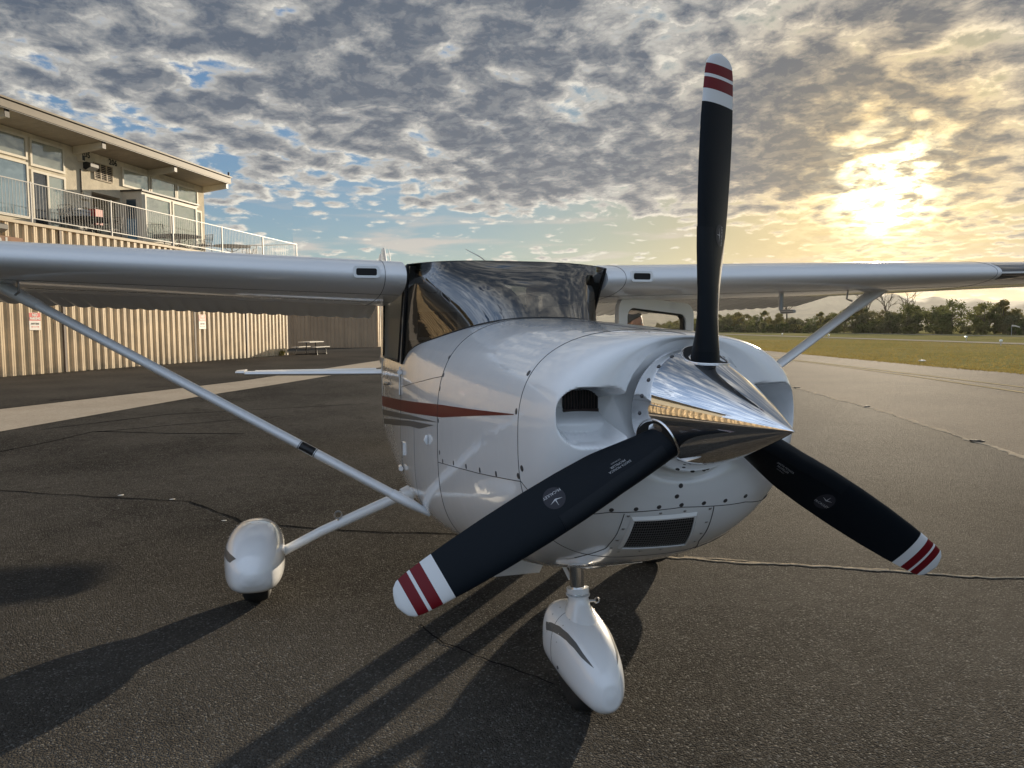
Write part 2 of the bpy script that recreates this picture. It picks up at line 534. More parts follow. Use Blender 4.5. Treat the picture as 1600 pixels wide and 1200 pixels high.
lump('tar_lump', -13.6, 11.15, 0.06, M_LUMP, 'small dark tar lump on the apron seam just beyond the chrome spinner', 'tar lump', seed=1)
lump('tar_lump', -9.3, 9.55, 0.055, M_LUMP, 'dark tar lump halfway along the pale apron seam', 'tar lump', seed=2)
lump('tar_lump', -5.2, 7.78, 0.06, M_LUMP, 'largest dark tar lump on the pale apron seam, closest to the camera', 'tar lump', seed=3)
lump('stone_chip', 0.95, 0.36, 0.012, M_CHIP, 'small white stone chip on the asphalt in front of the nose wheel', 'stone', seed=4)
lump('stone_chip', -4.95, -2.75, 0.018, M_CHIP, 'white chip beside the long dark crack, farther from the wheel fairing', 'stone', seed=5, flat=0.15)
lump('stone_chip', -4.62, -2.25, 0.017, M_CHIP, 'white chip on the long dark crack, where the crack starts to bend', 'stone', seed=6, flat=0.15)
lump('stone_chip', -3.66, -1.72, 0.015, M_CHIP, 'white chip on the dark crack right behind the starboard wheel fairing', 'stone', seed=7, flat=0.15)

# runway strips beyond the grass
dv = Vector((-0.966, 0.26, 0))
dn = Vector((0.26, 0.966, 0))


def strip(name, p, w, l0, l1, z, mt):
    p = Vector((*p, 0))
    a, b = p + dv * l0, p + dv * l1
    return sheet(name, [(q.x, q.y) for q in (a, b, b + dn * w, a + dn * w)], z, mt)


strip('runway', (-45.5, 56.8), 3.4, -120, 420, -0.012, M_RUN)
strip('perimeter_road', (-77.8, 97.0), 2.6, -120, 420, -0.010, M_RUN)

# grass tufts on the near field (ground cover)


def grass_tufts():
    b = MB()
    r = random.Random(3)
    ex = [Vector((*p, 0)) for p in g_edge[1:7]]
    lens = [(ex[i + 1] - ex[i]).length for i in range(len(ex) - 1)]
    out = Vector((0.26, 0.966, 0))
    for k in range(26000):
        q = r.random() ** 1.2 * 75 + 14
        i = 0
        while i < len(lens) - 1 and q > lens[i]:
            q -= lens[i]; i += 1
        base = ex[i].lerp(ex[i + 1], min(1, q / lens[i]))
        dep = -0.15 + 26 * r.random() ** 1.9
        c = base + out * (dep + r.uniform(-0.15, 0.2))
        h = r.uniform(0.02, 0.055) * (1.25 if dep < 0.5 else 1.0)
        for j in range(3):
            a = r.uniform(0, 6.28)
            d = Vector((math.cos(a), math.sin(a), 0))
            s = Vector((-d.y, d.x, 0)) * r.uniform(0.008, 0.018)
            p0 = c + Vector((r.uniform(-.06, .06), r.uniform(-.06, .06), -0.04))
            b.add([p0 - s, p0 + s, p0 + d * h * 0.6 + Vector((0, 0, h + 0.02))], [(0, 1, 2)])
    o = b.build('grass', leaf_mat('grass_blade', (0.22, 0.19, 0.07), 0.45, 1.0))
    return tag(o, 'short dry grass tufts along the edge of the taxiway', 'grass', kind='stuff')




# ------------------------------------------------------------------ hills
def hills():
    M_HILL = mat('hill_scrub', (0.11, 0.10, 0.055), 0.95, spec=0.1, var=0.4, vscale=0.01)
    prof = [(-7000, 3800, 60), (-5200, 3050, 120), (-4500, 2700, 95), (-4550, 2350, 170), (-4300, 1900, 235), (-4300, 1700, 210), (-4500, 1400, 260), (-4600, 900, 230), (-4800, 500, 190), (-5000, 200, 140), (-5400, -300, 100)]
    prof = [(-2200, 4800, 30), (-2600, 4400, 60), (-2900, 4000, 80), (-3250, 3650, 105), (-3550, 3350, 130), (-3720, 3000, 172), (-3950, 2600, 150), (-4150, 2150, 120), (-4350, 1650, 135), (-4500, 1100, 150), (-4600, 600, 130), (-4700, 0, 90), (-4800, -600, 40)]
    A = interp_rows(prof, 14)
    r = np.random.default_rng(5)
    rows = []
    ph = r.uniform(0, 6.28, 8)
    for i, (x, y, h) in enumerate(A):
        s = i * 0.35
        hh = 1.35 * h * (0.96 + 0.03 * math.sin(s * 1.3 + ph[0]) + 0.015 * math.sin(s * 3.1 + ph[1]) + 0.006 * math.sin(s * 7.7 + ph[2]))
        d = Vector((x, y, 0)).normalized()
        row = []
        for q, k in ((-900, -0.02), (-650, 0.22), (-420, 0.45), (-200, 0.78), (0, 1.0), (350, 0.7), (900, -0.02)):
            wob = 40 * math.sin(s * 2.3 + q * 0.01 + ph[3])
            p = Vector((x, y, 0)) + d * (q + wob)
            row.append((p.x, p.y, hh * k * (1 + 0.06 * math.sin(s * 2.9 + q * 0.02))))
        rows.append(row)
    o = MB().grid(rows, flip=True).build('hills', M_HILL, smooth=180)
    tag(o, kind='structure')


hills()


# ------------------------------------------------------------------ vegetation
def leaf_mat(name, c, tr, ior=1.15):
    mt = bpy.data.materials.new(name)
    mt.use_nodes = True
    t = mt.node_tree
    b = t.nodes['Principled BSDF']
    pos = N(t, 'ShaderNodeNewGeometry').outputs['Position']
    oi = N(t, 'ShaderNodeObjectInfo').outputs['Random']
    n1 = NOI(t, pos, 0.9, 3, 0.6)
    col = MIX(t, MR(t, n1, 0.3, 0.7), tuple(q * 0.65 for q in c), tuple(q * 1.3 for q in c))
    col = MIX(t, MA(t, 'MULTIPLY', oi, 0.6), col, (c[0] * 1.35, c[1] * 1.05, c[2] * 0.8))
    t.links.new(col, b.inputs['Base Color'])
    b.inputs['Roughness'].default_value = 0.7
    b.inputs['Specular IOR Level'].default_value = 0.2
    b.inputs['IOR'].default_value = ior
    tl = N(t, 'ShaderNodeBsdfTranslucent', {'Color': col})
    mx = N(t, 'ShaderNodeMixShader', {0: tr, 1: b.outputs[0], 2: tl.outputs[0]})
    t.links.new(mx.outputs[0], t.nodes['Material Output'].inputs[0])
    return mt


M_LEAF = [leaf_mat('leaf_olive', (0.15, 0.15, 0.055), 0.5), leaf_mat('leaf_green', (0.115, 0.13, 0.047), 0.5), leaf_mat('leaf_dull', (0.13, 0.13, 0.065), 0.45)]
M_BARK = mat('bark', (0.10, 0.075, 0.05), 0.9, var=0.4, vscale=6, bump=0.5, bscale=20)


def crown_mesh(seed, w, h, z0, n_cl, n_leaf, ls):
    r = random.Random(seed)
    b = MB()
    for c in range(n_cl):
        a = r.uniform(0, 6.28)
        q = r.random()
        zz = z0 + h * (0.06 + 0.92 * q)
        env = w * 0.5 * (math.sin(math.pi * min(0.98, 0.22 + 0.72 * q)) ** 0.7) * r.uniform(0.35, 1.05)
        cc = Vector((env * math.cos(a), env * math.sin(a), zz))
        cr = r.uniform(0.09, 0.19) * w
        for k in range(n_leaf):
            v = Vector((r.gauss(0, 1), r.gauss(0, 1), r.gauss(0, 0.8)))
            v = v.normalized() * cr * r.random() ** 0.4
            p = cc + v
            nrm = (v.normalized() + Vector((r.uniform(-.7, .7), r.uniform(-.7, .7), r.uniform(-.2, .9)))).normalized()
            s = nrm.orthogonal().normalized()
            s.rotate(Matrix.Rotation(r.uniform(0, 6.28), 3, nrm))
            u = nrm.cross(s)
            l = ls * r.uniform(0.6, 1.3)
            b.add([p - s * l * .5, p + u * l * .32, p + s * l * .5, p - u * l * .32], [(0, 1, 2, 3)])
    return b


def trunk_mesh(seed, h, rad, limbs, crown_w):
    r = random.Random(seed)
    b = MB()
    top = Vector((r.uniform(-.3, .3), r.uniform(-.3, .3), h * 0.75))
    b.tube([(0, 0, -0.3), (0, 0, h * .2), top * 0.6, top], [rad, rad * .8, rad * .55, rad * .2], 8)
    for k in range(limbs):
        t_ = r.uniform(0.25, 0.7)
        p = top * t_
        a = r.uniform(0, 6.28)
        e = p + Vector((math.cos(a) * crown_w * .35, math.sin(a) * crown_w * .35, h * r.uniform(.12, .3)))
        mid = p.lerp(e, .5) + Vector((0, 0, h * .04))
        b.tube([p, mid, e], [rad * .45, rad * .3, rad * .12], 6)
    return b


grass_tufts()
tree_protos = []
for k in range(6):
    w, h = [(5.6, 6.6), (6.6, 7.4), (7.6, 6.2), (5.0, 8.2), (8.2, 7.2), (6.2, 5.4)][k]
    root = empty('broadleaf_tree')
    cr = crown_mesh(20 + k, w, h * 0.95, 0.15, 42, 62, 0.42).build('crown', M_LEAF[k % 3], root)
    tr = trunk_mesh(40 + k, h, 0.2, 5, w).build('trunk', M_BARK, root, smooth=60)
    tree_protos.append(root)
shrub_protos = []
for k in range(4):
    w, h = [(3.6, 2.2), (4.4, 2.8), (3.0, 1.8), (5.0, 2.4)][k]
    root = empty('shrub')
    crown_mesh(70 + k, w, h, -0.1, 22, 46, 0.34).build('foliage', M_LEAF[(k + 1) % 3], root)
    trunk_mesh(80 + k, h, 0.07, 4, w).build('stem', M_BARK, root, smooth=60)
    shrub_protos.append(root)

T_LINE = [(-84, 121.5), (-98, 121), (-118, 119), (-140, 117), (-160, 113), (-182, 112), (-225, 128), (-285, 152), (-318, 168)]
used = set()
placed = []


def line_at(L, d):
    for i in range(len(L) - 1):
        a, b = Vector((*L[i], 0)), Vector((*L[i + 1], 0))
        l = (b - a).length
        if d <= l:
            return a.lerp(b, d / l), (b - a).normalized()
        d -= l
    return None, None


rt_ = random.Random(11)
d = 0
i_t = 0
TL_W = ['tall bushy', 'rounded', 'low spreading', 'narrow upright', 'wide dense', 'small']
while True:
    p, dd = line_at(T_LINE, d)
    if p is None:
        break
    for rowk in range(2):
        k = rt_.randrange(6)
        n = Vector((-dd.y, dd.x, 0))
        if n.dot(Vector((p.x, p.y, 0))) < 0:
            n = -n
        q = p + n * (rowk * 7 + rt_.uniform(-2, 3)) + dd * rt_.uniform(-2, 2)
        o = tree_protos[k] if k not in used else copy_tree(tree_protos[k])
        used.add(k)
        o.location = (q.x, q.y, -0.05)
        o.rotation_euler.z = rt_.uniform(0, 6.28)
        s = rt_.uniform(0.62, 0.90) * (1.12 if rowk else 1.0) * (0.74 if p.x < -150 else 0.86)
        if p.y > 118 and p.x > -150 and rt_.random() < .35:
            s *= 1.15
        o.scale = (s, s, s)
        placed.append((o, k, rowk))
    d += rt_.uniform(2.9, 4.6) * (1.0 if d < 150 else 1.5)


def cam_u(o):
    p = cam.matrix_world.inverted() @ Vector((o.location.x, o.location.y, 3.0))
    return 800 - 1178.77 * p.x / p.z


ORD = ['first', 'second', 'third', 'fourth', 'fifth', 'sixth', 'seventh', 'eighth', 'ninth', 'tenth', 'eleventh', 'twelfth', 'thirteenth', 'fourteenth', 'fifteenth',
       'sixteenth', 'seventeenth', 'eighteenth', 'nineteenth', 'twentieth', 'twenty-first', 'twenty-second', 'twenty-third', 'twenty-fourth', 'twenty-fifth', 'twenty-sixth', 'twenty-seventh', 'twenty-eighth', 'twenty-ninth', 'thirtieth', 'thirty-first', 'thirty-second', 'thirty-third', 'thirty-fourth', 'thirty-fifth', 'thirty-sixth']
MARKS = [(1104, 'the upright blade'), (1242, 'the bare leaning tree'), (1360, 'the wing strut top'), (1525, 'the palm')]


def place_labels(items, form, tail):
    """items: list of (object, form key, row); each label counts from a landmark one can find"""
    groups = {}
    for o, k, row in items:
        u = cam_u(o)
        right = [m for m in MARKS if m[0] <= u]
        key = (row, right[-1][1] + ' right') if right else (row, MARKS[0][1] + ' left')
        groups.setdefault(key, []).append((u, o, k))
    for (row, mk), lst in groups.items():
        name, side = mk.rsplit(' ', 1)
        lst.sort(key=lambda q: q[0] if side == 'right' else -q[0])
        for i, (u, o, k) in enumerate(lst):
            o['label'] = '%s %s, %s to the %s of %s' % (form[k], tail[row], ORD[min(i, len(ORD) - 1)], side, name)


for o, k, rowk in placed:
    tag(o, 'x', 'tree', 'broadleaf trees in the line beyond the runway')
place_labels(placed, ['tall bushy', 'rounded', 'low spreading', 'narrow', 'wide dense', 'small'], ['front row tree', 'back row tree'])
placed_s = []
d = 0
used = set()
while True:
    p, dd = line_at(T_LINE, d)
    if p is None:
        break
    k = rt_.randrange(4)
    n = Vector((-dd.y, dd.x, 0))
    if n.dot(Vector((p.x, p.y, 0))) > 0:
        n = -n
    q = p + n * (4.5 + rt_.uniform(-1.5, 2.0))
    o = shrub_protos[k] if k not in used else copy_tree(shrub_protos[k])
    used.add(k)
    o.location = (q.x, q.y, -0.05)
    o.rotation_euler.z = rt_.uniform(0, 6.28)
    s = rt_.uniform(0.7, 1.15)
    o.scale = (s, s, s)
    tag(o, 'x', 'shrub', 'shrubs at the foot of the tree line')
    placed_s.append((o, k, 0))
    d += rt_.uniform(2.4, 4.5) * (1.0 if d < 150 else 1.5)


place_labels(placed_s, ['small round', 'bulky', 'very low', 'broad low'], ['shrub by the trees'])


def bare_tree(x, y, h, seed, label, spread=0.5):
    r = random.Random(seed)
    root = empty('bare_tree', (x, y, -0.05), 0, label, 'tree', 'bare trees rising above the tree line')
    tb, bb = MB(), MB()
    top = Vector((r.uniform(-.6, .6), r.uniform(-.6, .6), h * .55))
    tb.tube([(0, 0, -.3), top * .5 + Vector((.2, .1, 0)), top], [h * .022, h * .017, h * .012], 8)

    def grow(p, dr, l, rad, lev):
        e = p + dr * l
        mid = p.lerp(e, .5) + Vector((r.uniform(-.1, .1), r.uniform(-.1, .1), r.uniform(-.05, .1))) * l
        bb.tube([p, mid, e], [rad, rad * .8, rad * .55], 5)
        if lev == 0:
            return
        for k in range(r.randint(2, 3)):
            nd = (dr + Vector((r.uniform(-1, 1), r.uniform(-1, 1), r.uniform(-.2, .7))) * spread * 1.3).normalized()
            grow(p.lerp(e, r.uniform(.5, 1.0)), nd, l * r.uniform(.5, .8), rad * .6, lev - 1)
    for k in range(5):
        a = k * 1.3 + r.uniform(0, .8)
        grow(top * r.uniform(.7, 1), Vector((math.cos(a) * spread, math.sin(a) * spread, 1)).normalized(), h * r.uniform(.18, .28), h * .009, 3)
    tb.build('trunk', M_BARK, root, smooth=60)
    bb.build('branch', M_BARK, root, smooth=60)


bare_tree(-166, 121, 12.0, 1, 'bare leaning tree above the bushes just left of the wing strut', 1.1)
bare_tree(-143, 125, 11.5, 2, 'bare fine branched tree behind the top of the wing strut', 0.6)
bare_tree(-137, 126, 11.0, 3, 'bare tree right of the top of the wing strut, first of two', 0.6)
bare_tree(-131, 127, 10.5, 4, 'short bare tree right of the top of the wing strut, second of two', 0.6)
bare_tree(-103, 131, 16.0, 5, 'tall wide bare tree beside the palm', 0.9)


def palm(x, y, h, label):
    root = empty('palm_tree', (x, y, -0.05), 0, label, 'palm tree')
    MB().tube([(0, 0, -.3), (.1, 0, h * .5), (0, 0, h)], [.24, .18, .16], 9).build('trunk', M_BARK, root, smooth=60)
    r = random.Random(5)
    for k in range(22):
        a = k * 2.4
        el = r.uniform(-.7, 1.1)
        L = r.uniform(1.3, 1.9)
        b = MB()
        pts = []
        for j in range(7):
            s = j / 6
            e2 = el - s * s * 1.3
            pts.append(Vector((math.cos(a) * math.cos(el) * L * s, math.sin(a) * math.cos(el) * L * s, h + math.sin(el) * L * s - .7 * s * s)))
        side = Vector((-math.sin(a), math.cos(a), 0))
        rows = [[p - side * .34 * math.sin(math.pi * (.12 + .85 * j / 6)) - Vector((0, 0, .12)), p, p + side * .34 * math.sin(math.pi * (.12 + .85 * j / 6)) - Vector((0, 0, .12))] for j, p in enumerate(pts)]
        b.grid(rows).build('frond', M_LEAF[1], root)


palm(-108, 132, 13.6, 'palm with a dark round head above the tree line on the right')
# ------------------------------------------------------------------ terminal building with hangars below
B_ANG = R_(153.6)
M_CORR = mat('tan_corrugated_metal', (0.66, 0.50, 0.30), 0.5, spec=0.4, var=0.16, vscale=0.9)
_t = M_CORR.node_tree
_b = _t.nodes['Principled BSDF']
_pos = N(_t, 'ShaderNodeNewGeometry').outputs['Position']
_st = NOI(_t, N(_t, 'ShaderNodeMapping', {'Vector': _pos, 'Scale': (5.0, 5.0, 0.35)}).outputs[0], 1.0, 5, 0.65)
_old = _b.inputs['Base Color'].links[0].from_socket
_c = MIX(_t, MR(_t, _st, 0.46, 0.72, 0.0, 0.42), _old, (0.30, 0.215, 0.125))
_hz = N(_t, 'ShaderNodeSeparateXYZ', {0: _pos}).outputs[2]
_dirt = MA(_t, 'MULTIPLY', MR(_t, _hz, 0.55, 0.02), MR(_t, NOI(_t, _pos, 2.2, 4, 0.6), 0.35, 0.65))
_c = MIX(_t, MA(_t, 'MULTIPLY', _dirt, 0.55), _c, (0.13, 0.105, 0.075))
_t.links.new(_c, _b.inputs['Base Color'])
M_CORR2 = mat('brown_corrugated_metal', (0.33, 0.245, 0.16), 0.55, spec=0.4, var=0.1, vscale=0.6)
M_TRIM = mat('tan_trim_paint', (0.46, 0.36, 0.23), 0.6, var=0.1)
M_STUC = mat('cream_stucco', (0.62, 0.55, 0.42), 0.9, var=0.12, vscale=2.5, bump=0.9, bscale=14)
M_CREAM = mat('cream_painted_wood', (0.66, 0.60, 0.48), 0.6, var=0.06)
M_SOFF = mat('soffit_paint', (0.46, 0.39, 0.29), 0.7, var=0.08)
M_FASC = mat('fascia_paint', (0.13, 0.102, 0.07), 0.6, var=0.12)
M_BLACK = mat('black_metal', (0.012, 0.012, 0.013), 0.5)
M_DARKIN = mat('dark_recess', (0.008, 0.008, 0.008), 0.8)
M_WHITE = mat('white_railing_paint', (0.42, 0.40, 0.37), 0.45)
M_CONCW = mat('roof_membrane', (0.30, 0.28, 0.25), 0.9)
M_GREY = mat('grey_box_paint', (0.42, 0.42, 0.41), 0.6)
M_RED = mat('red_paint', (0.36, 0.015, 0.015), 0.4)
M_RUST = mat('brown_board', (0.22, 0.085, 0.03), 0.7, var=0.2)


def pane_mat(name, c, wav):
    mt = mat(name, c, 0.04, metal=(0.5 if c[1] > .1 else 0.0), spec=1.0, coat=1.0, coat_r=0.01)
    t = mt.node_tree
    b = t.nodes['Principled BSDF']
    pos = N(t, 'ShaderNodeNewGeometry').outputs['Position']
    bp = N(t, 'ShaderNodeBump', {'Strength': 0.35, 'Distance': 0.02 * wav, 'Height': NOI(t, pos, 1.6, 1, 0.5)})
    t.links.new(bp.outputs[0], b.inputs['Normal'])
    t.links.new(bp.outputs[0], b.inputs['Coat Normal'])
    return mt


M_PANE = pane_mat('reflection_pale_glass', (0.50, 0.53, 0.46), 1.0)  # pale base colour stands in for sky and curtains reflected in the panes
M_PANEB = pane_mat('blue_glass', (0.36, 0.47, 0.52), 0.6)
M_PANED = pane_mat('dark_glass', (0.03, 0.035, 0.04), 0.5)
M_PANEN = pane_mat('navy_glass', (0.03, 0.06, 0.085), 0.4)

bld = empty('terminal_building', (-25.161, -10.358, 0), B_ANG,
            'two storey terminal with tan corrugated ground floor, balcony and flat overhanging roof', 'building')


def L(s, n, h):
    return (s, -n, h)


def bbox(b, s0, s1, n0, n1, h0, h1, mi=0):
    return b.box(L(s0, n0, h0), L(s1, n1, h1), mi)


def corr_profile(s0, s1, per=0.39, depth=0.062):
    """points (s, n) of a ribbed metal sheet: broad rib with a fine middle groove, then a pan"""
    pts = []
    k0 = math.floor(s0 / per)
    s = k0 * per
    base = [(0.0, 0.0), (0.05, 1.0), (0.115, 1.0), (0.125, 0.82), (0.135, 1.0), (0.19, 1.0), (0.235, 0.0), (0.33, 0.0)]
    while s < s1 + per:
        for a, d in base:
            q = s + a
            if s0 <= q <= s1:
                pts.append((q, d * depth))
        s += per
    if pts[0][0] > s0 + 1e-6:
        pts.insert(0, (s0, 0.0))
    if pts[-1][0] < s1 - 1e-6:
        pts.append((s1, 0.0))
    return pts


def corr_sheet(parent, name, s0, s1, h0, h1, mt, n0=0.0, per=0.39, depth=0.062, label=None):
    pts = corr_profile(s0, s1, per, depth)
    b = MB()
    rows = [[L(s, n0 + n, h0) for s, n in pts], [L(s, n0 + n, h1) for s, n in pts]]
    b.grid(rows)
    o = b.build(name, mt, parent)
    if label:
        o['label'] = label
    return o


# ground floor body behind the sheets (closed box), then the sheets one by one
b = MB()
bbox(b, -40, 19.58, -12, -0.03, 0.0, 5.04)
b.build('wall', M_CORR, bld)
per = 0.39
edges = [-1.17 + per * 3 * k for k in range(0, 18)]
edges = [e for e in edges if e < 19.3] + [19.6]
for i in range(len(edges) - 1):
    corr_sheet(bld, 'corrugated_panel', edges[i] + 0.004, edges[i + 1] - 0.004, 0.02, 5.06, M_CORR, n0=0.004 * (i % 2))
corr_sheet(bld, 'corrugated_panel', -40, -1.18, 0.02, 5.06, M_CORR)
for s in (2.78, 10.67, 15.21):
    b = MB(); bbox(b, s - 0.05, s + 0.05, 0.0, 0.075, 0.02, 5.05); b.build('door_joint', mat('door_joint_metal', (0.10, 0.07, 0.05), 0.6), bld)
b = MB(); bbox(b, 19.55, 19.68, -12, 0.07, 0.0, 5.06); b.build('corner_trim', M_TRIM, bld)
b = MB(); bbox(b, -40, 19.75, 0.0, 0.10, 5.062, 5.16); b.build('deck_edge_trim', M_TRIM, bld)
b = MB(); bbox(b, -40, 21.3, -12, 0.0, 5.062, 5.15); b.build('deck', M_CONCW, bld)

# upper storey wall with a real doorway
W_ = -2.2
TOPW = 8.86
b = MB()
bbox(b, -24, 7.2, W_ - 0.3, W_, 5.15, TOPW)
bbox(b, 7.2, 8.95, W_ - 0.3, W_, 7.25, TOPW)
bbox(b, 8.95, 15.3, W_ - 0.3, W_, 5.15, TOPW)
bbox(b, 15.0, 15.3, -9, W_ - 0.3, 5.15, TOPW)
b.build('upper_wall', M_STUC, bld)
b = MB(); bbox(b, 6.9, 9.2, -3.7, -3.6, 5.15, 7.5); b.build('doorway_back_wall', M_CREAM, bld)
b = MB(); bbox(b, 7.35, 8.3, -3.6, -3.55, 5.15, 7.0); b.build('door', M_PANED, bld)
b = MB(); bbox(b, 7.21, 8.94, -3.59, W_ - 0.301, 7.251, 7.32); b.build('doorway_ceiling', M_SOFF, bld)

# roof
S0r, S1r = -24, 15.42


def roof_h(n):
    return 8.90 + 0.10 * (n + 2.2)


b = MB()
prof = [(-10, roof_h(-10) + .05), (-0.78, roof_h(-0.78)), (-0.78, roof_h(-.78) + .06), (-10, roof_h(-10) + .3)]
b.add([L(S0r, n, h) for n, h in prof] + [L(S1r, n, h) for n, h in prof], [(0, 1, 5, 4), (1, 2, 6, 5), (2, 3, 7, 6), (3, 0, 4, 7), (0, 3, 2, 1), (4, 5, 6, 7)])
b.build('roof', M_CONCW, bld, recalc=True)
# soffit boards
k = 0
s = -3.0
while s < S1r - 0.02:
    e = min(s + 0.42, S1r)
    b = MB()
    b.add([L(q, n, roof_h(n) - dh) for q in (s + .006, e - .006) for n, dh in ((-2.19, .004), (-0.80, .004), (-0.80, .03), (-2.19, .03))],
          [(0, 1, 5, 4), (1, 2, 6, 5), (2, 3, 7, 6), (3, 0, 4, 7), (0, 3, 2, 1), (4, 5, 6, 7)])
    b.build('soffit_board', M_SOFF, bld, recalc=True)
    s = e
b = MB(); bbox(b, S0r, S1r + .03, -0.78, -0.72, 9.02, 9.30); b.build('fascia', M_FASC, bld)
b = MB(); bbox(b, S0r, S1r + .06, -0.80, -0.66, 9.302, 9.37); b.build('gutter', M_FASC, bld)
b = MB(); bbox(b, S0r, S1r, -0.775, -0.74, 8.985, 9.018); b.build('drip_edge', M_BLACK, bld)
b = MB(); b.add([L(S1r + .002, n, h) for n, h in ((-10, 8.2), (-.785, 9.02), (-.785, 9.30), (-10, 8.6))] + [L(S1r + .05, n, h) for n, h in ((-10, 8.2), (-.785, 9.02), (-.785, 9.30), (-10, 8.6))],
             [(0, 1, 2, 3), (7, 6, 5, 4), (0, 4, 5, 1), (1, 5, 6, 2), (2, 6, 7, 3), (3, 7, 4, 0)]); b.build('gable_fascia', M_FASC, bld, recalc=True)
b = MB(); b.tube([L(15.2, -0.7, 9.37), L(15.2, -.7, 9.55)], .05, 8); b.build('roof_finial', M_BLACK, bld)
for s in (-7.6, -2.95, 1.70, 6.33, 10.96, 15.25):
    b = MB()
    v = []
    for q in (s - .09, s + .09):
        v += [L(q, -2.19, 8.58), L(q, -0.86, 8.76), L(q, -0.86, 8.99), L(q, -2.19, 8.868)]
    b.add(v, [(0, 1, 2, 3), (7, 6, 5, 4), (0, 4, 5, 1), (1, 5, 6, 2), (2, 6, 7, 3), (3, 7, 4, 0)])
    bm_ = b.build('roof_beam', M_CREAM, bld, recalc=True)
    c = MB(); bbox(c, s - .10, s + .10, -0.858, -0.83, 8.74, 9.0); c.build('end_plate', M_BLACK, bm_)


def window(s0, s1, h0, h1, n=W_, pane=M_PANE, fr=0.09, mull=(), name='window', panes=None, proud=0.05):
    b = MB()
    bbox(b, s0 - fr, s1 + fr, n + .001, n + proud, h1, h1 + fr)
    bbox(b, s0 - fr, s1 + fr, n + .001, n + proud, h0 - fr, h0)
    bbox(b, s0 - fr, s0, n + .001, n + proud, h0, h1)
    bbox(b, s1, s1 + fr, n + .001, n + proud, h0, h1)
    for q in mull:
        bbox(b, q - .045, q + .045, n + .001, n + proud + .01, h0, h1)
    w = b.build(name, M_CREAM, bld)
    xs = [s0] + [q for q in mull] + [s1]
    for i in range(len(xs) - 1):
        a0 = xs[i] + (.045 if i else 0)
        a1 = xs[i + 1] - (.045 if i < len(xs) - 2 else 0)
        c = MB(); bbox(c, a0, a1, n + .002, n + .016, h0, h1)
        c.build('pane', (panes[i] if panes else pane), w)
    return w


for s0, s1, h0, h1 in ((-5.4, -3.3, 7.93, 8.62), (-2.5, -.6, 7.93, 8.62), (-.35, 1.45, 7.93, 8.62), (1.95, 3.84, 7.93, 8.62), (4.14, 5.66, 7.76, 8.62), (9.16, 10.84, 7.90, 8.55), (11.08, 12.82, 7.90, 8.55), (13.04, 14.62, 7.80, 8.55)):
    window(s0, s1, h0, h1)
window(1.95, 3.84, 5.75, 7.66, pane=M_PANEB)
window(-.35, 1.45, 5.75, 7.66, pane=M_PANEB)
window(-5.4, -3.3, 5.75, 7.66, pane=M_PANEB)
window(4.14, 5.66, 5.45, 7.45, mull=(4.84,), panes=(M_PANED, M_PANE), name='sliding_door')
window(13.34, 14.9, 5.35, 7.5, mull=(13.98,), panes=(M_PANED, M_PANE), name='sliding_door')

# entrance lobby that stands out from the wall
lob = MB()
bbox(lob, 9.0, 13.1, W_ + .001, -1.2, 5.15, 7.55)
lob = lob.build('lobby', M_CREAM, bld)
b = MB(); bbox(b, 8.93, 13.2, W_ + .002, -1.12, 7.552, 7.62); b.build('lobby_roof', M_BLACK, lob)
b = MB(); bbox(b, 8.975, 8.998, -2.02, -1.38, 5.25, 7.3); b.build('lobby_door_frame', M_CREAM, lob)
b = MB(); bbox(b, 8.955, 8.974, -1.93, -1.47, 5.45, 7.2); b.build('lobby_door_glass', M_PANEN, lob)
window(9.25, 10.9, 5.5, 7.35, n=-1.2, name='lobby_window')
window(11.2, 12.9, 5.5, 7.35, n=-1.2, name='lobby_window')

# louvred vent
b = MB()
for q in (7.38, 7.74, 8.10, 8.46):
    bbox(b, q - .02, q + .02, W_ + .002, W_ + .05, 7.83, 8.47)
bbox(b, 7.36, 8.48, W_ + .002, W_ + .05, 8.47, 8.50)
bbox(b, 7.36, 8.48, W_ + .002, W_ + .05, 7.80, 7.83)
v_ = b.build('louvred_vent', M_TRIM, bld)
b = MB(); bbox(b, 7.39, 8.45, W_ + .001, W_ + .012, 7.83, 8.47); b.build('vent_backing', M_DARKIN, v_)
b = MB(); bbox(b, 0, .315, 0, .02, 0, .013); sl0 = b.build('slat', M_TRIM, v_)
first = True
for c in range(3):
    for k in range(8):
        o = sl0 if first else sl0.copy()
        if not first:
            COL.objects.link(o)
        first = False
        o.parent = v_
        o.location = L(7.40 + c * .36 + .003, W_ + .022, 7.86 + k * .077)


def wall_text(s, parent, size, st, n, h, mt, name, tilt=0.0):
    v, f = text_mesh(s, size, bold=0.012)
    b = MB()
    # the wall is read from outside: text runs along +s when seen from +n
    b.add([L(st + x, n + .012, h + y) for x, y, z in v] , f)
    o = b.build(name, mt, parent)
    return o


wall_text('205', bld, .34, 6.95, W_, 8.70, M_BLACK, 'unit_number')
wall_text('206', bld, .34, 8.55, W_, 8.70, M_BLACK, 'unit_number')


def flood_lamp(s, h, n):
    b = MB()
    b.add([L(s + a, n + q, h + z) for a in (-.24, .24) for q, z in ((.002, .14), (.002, -.10), (.10, -.16), (.36, -.04), (.36, .10), (.18, .16))],
          [(0, 1, 2, 3, 4, 5), (11, 10, 9, 8, 7, 6), (0, 6, 7, 1), (1, 7, 8, 2), (3, 9, 10, 4), (4, 10, 11, 5), (5, 11, 6, 0)])
    o = b.build('wall_lamp', M_BLACK, bld, recalc=True)
    c = MB(); c.add([L(s - .235, n + .105, h - .163), L(s + .235, n + .105, h - .163), L(s + .235, n + .365, h - .045), L(s - .235, n + .365, h - .045)], [(0, 1, 2, 3)])
    c.build('lens', M_GREY, o)


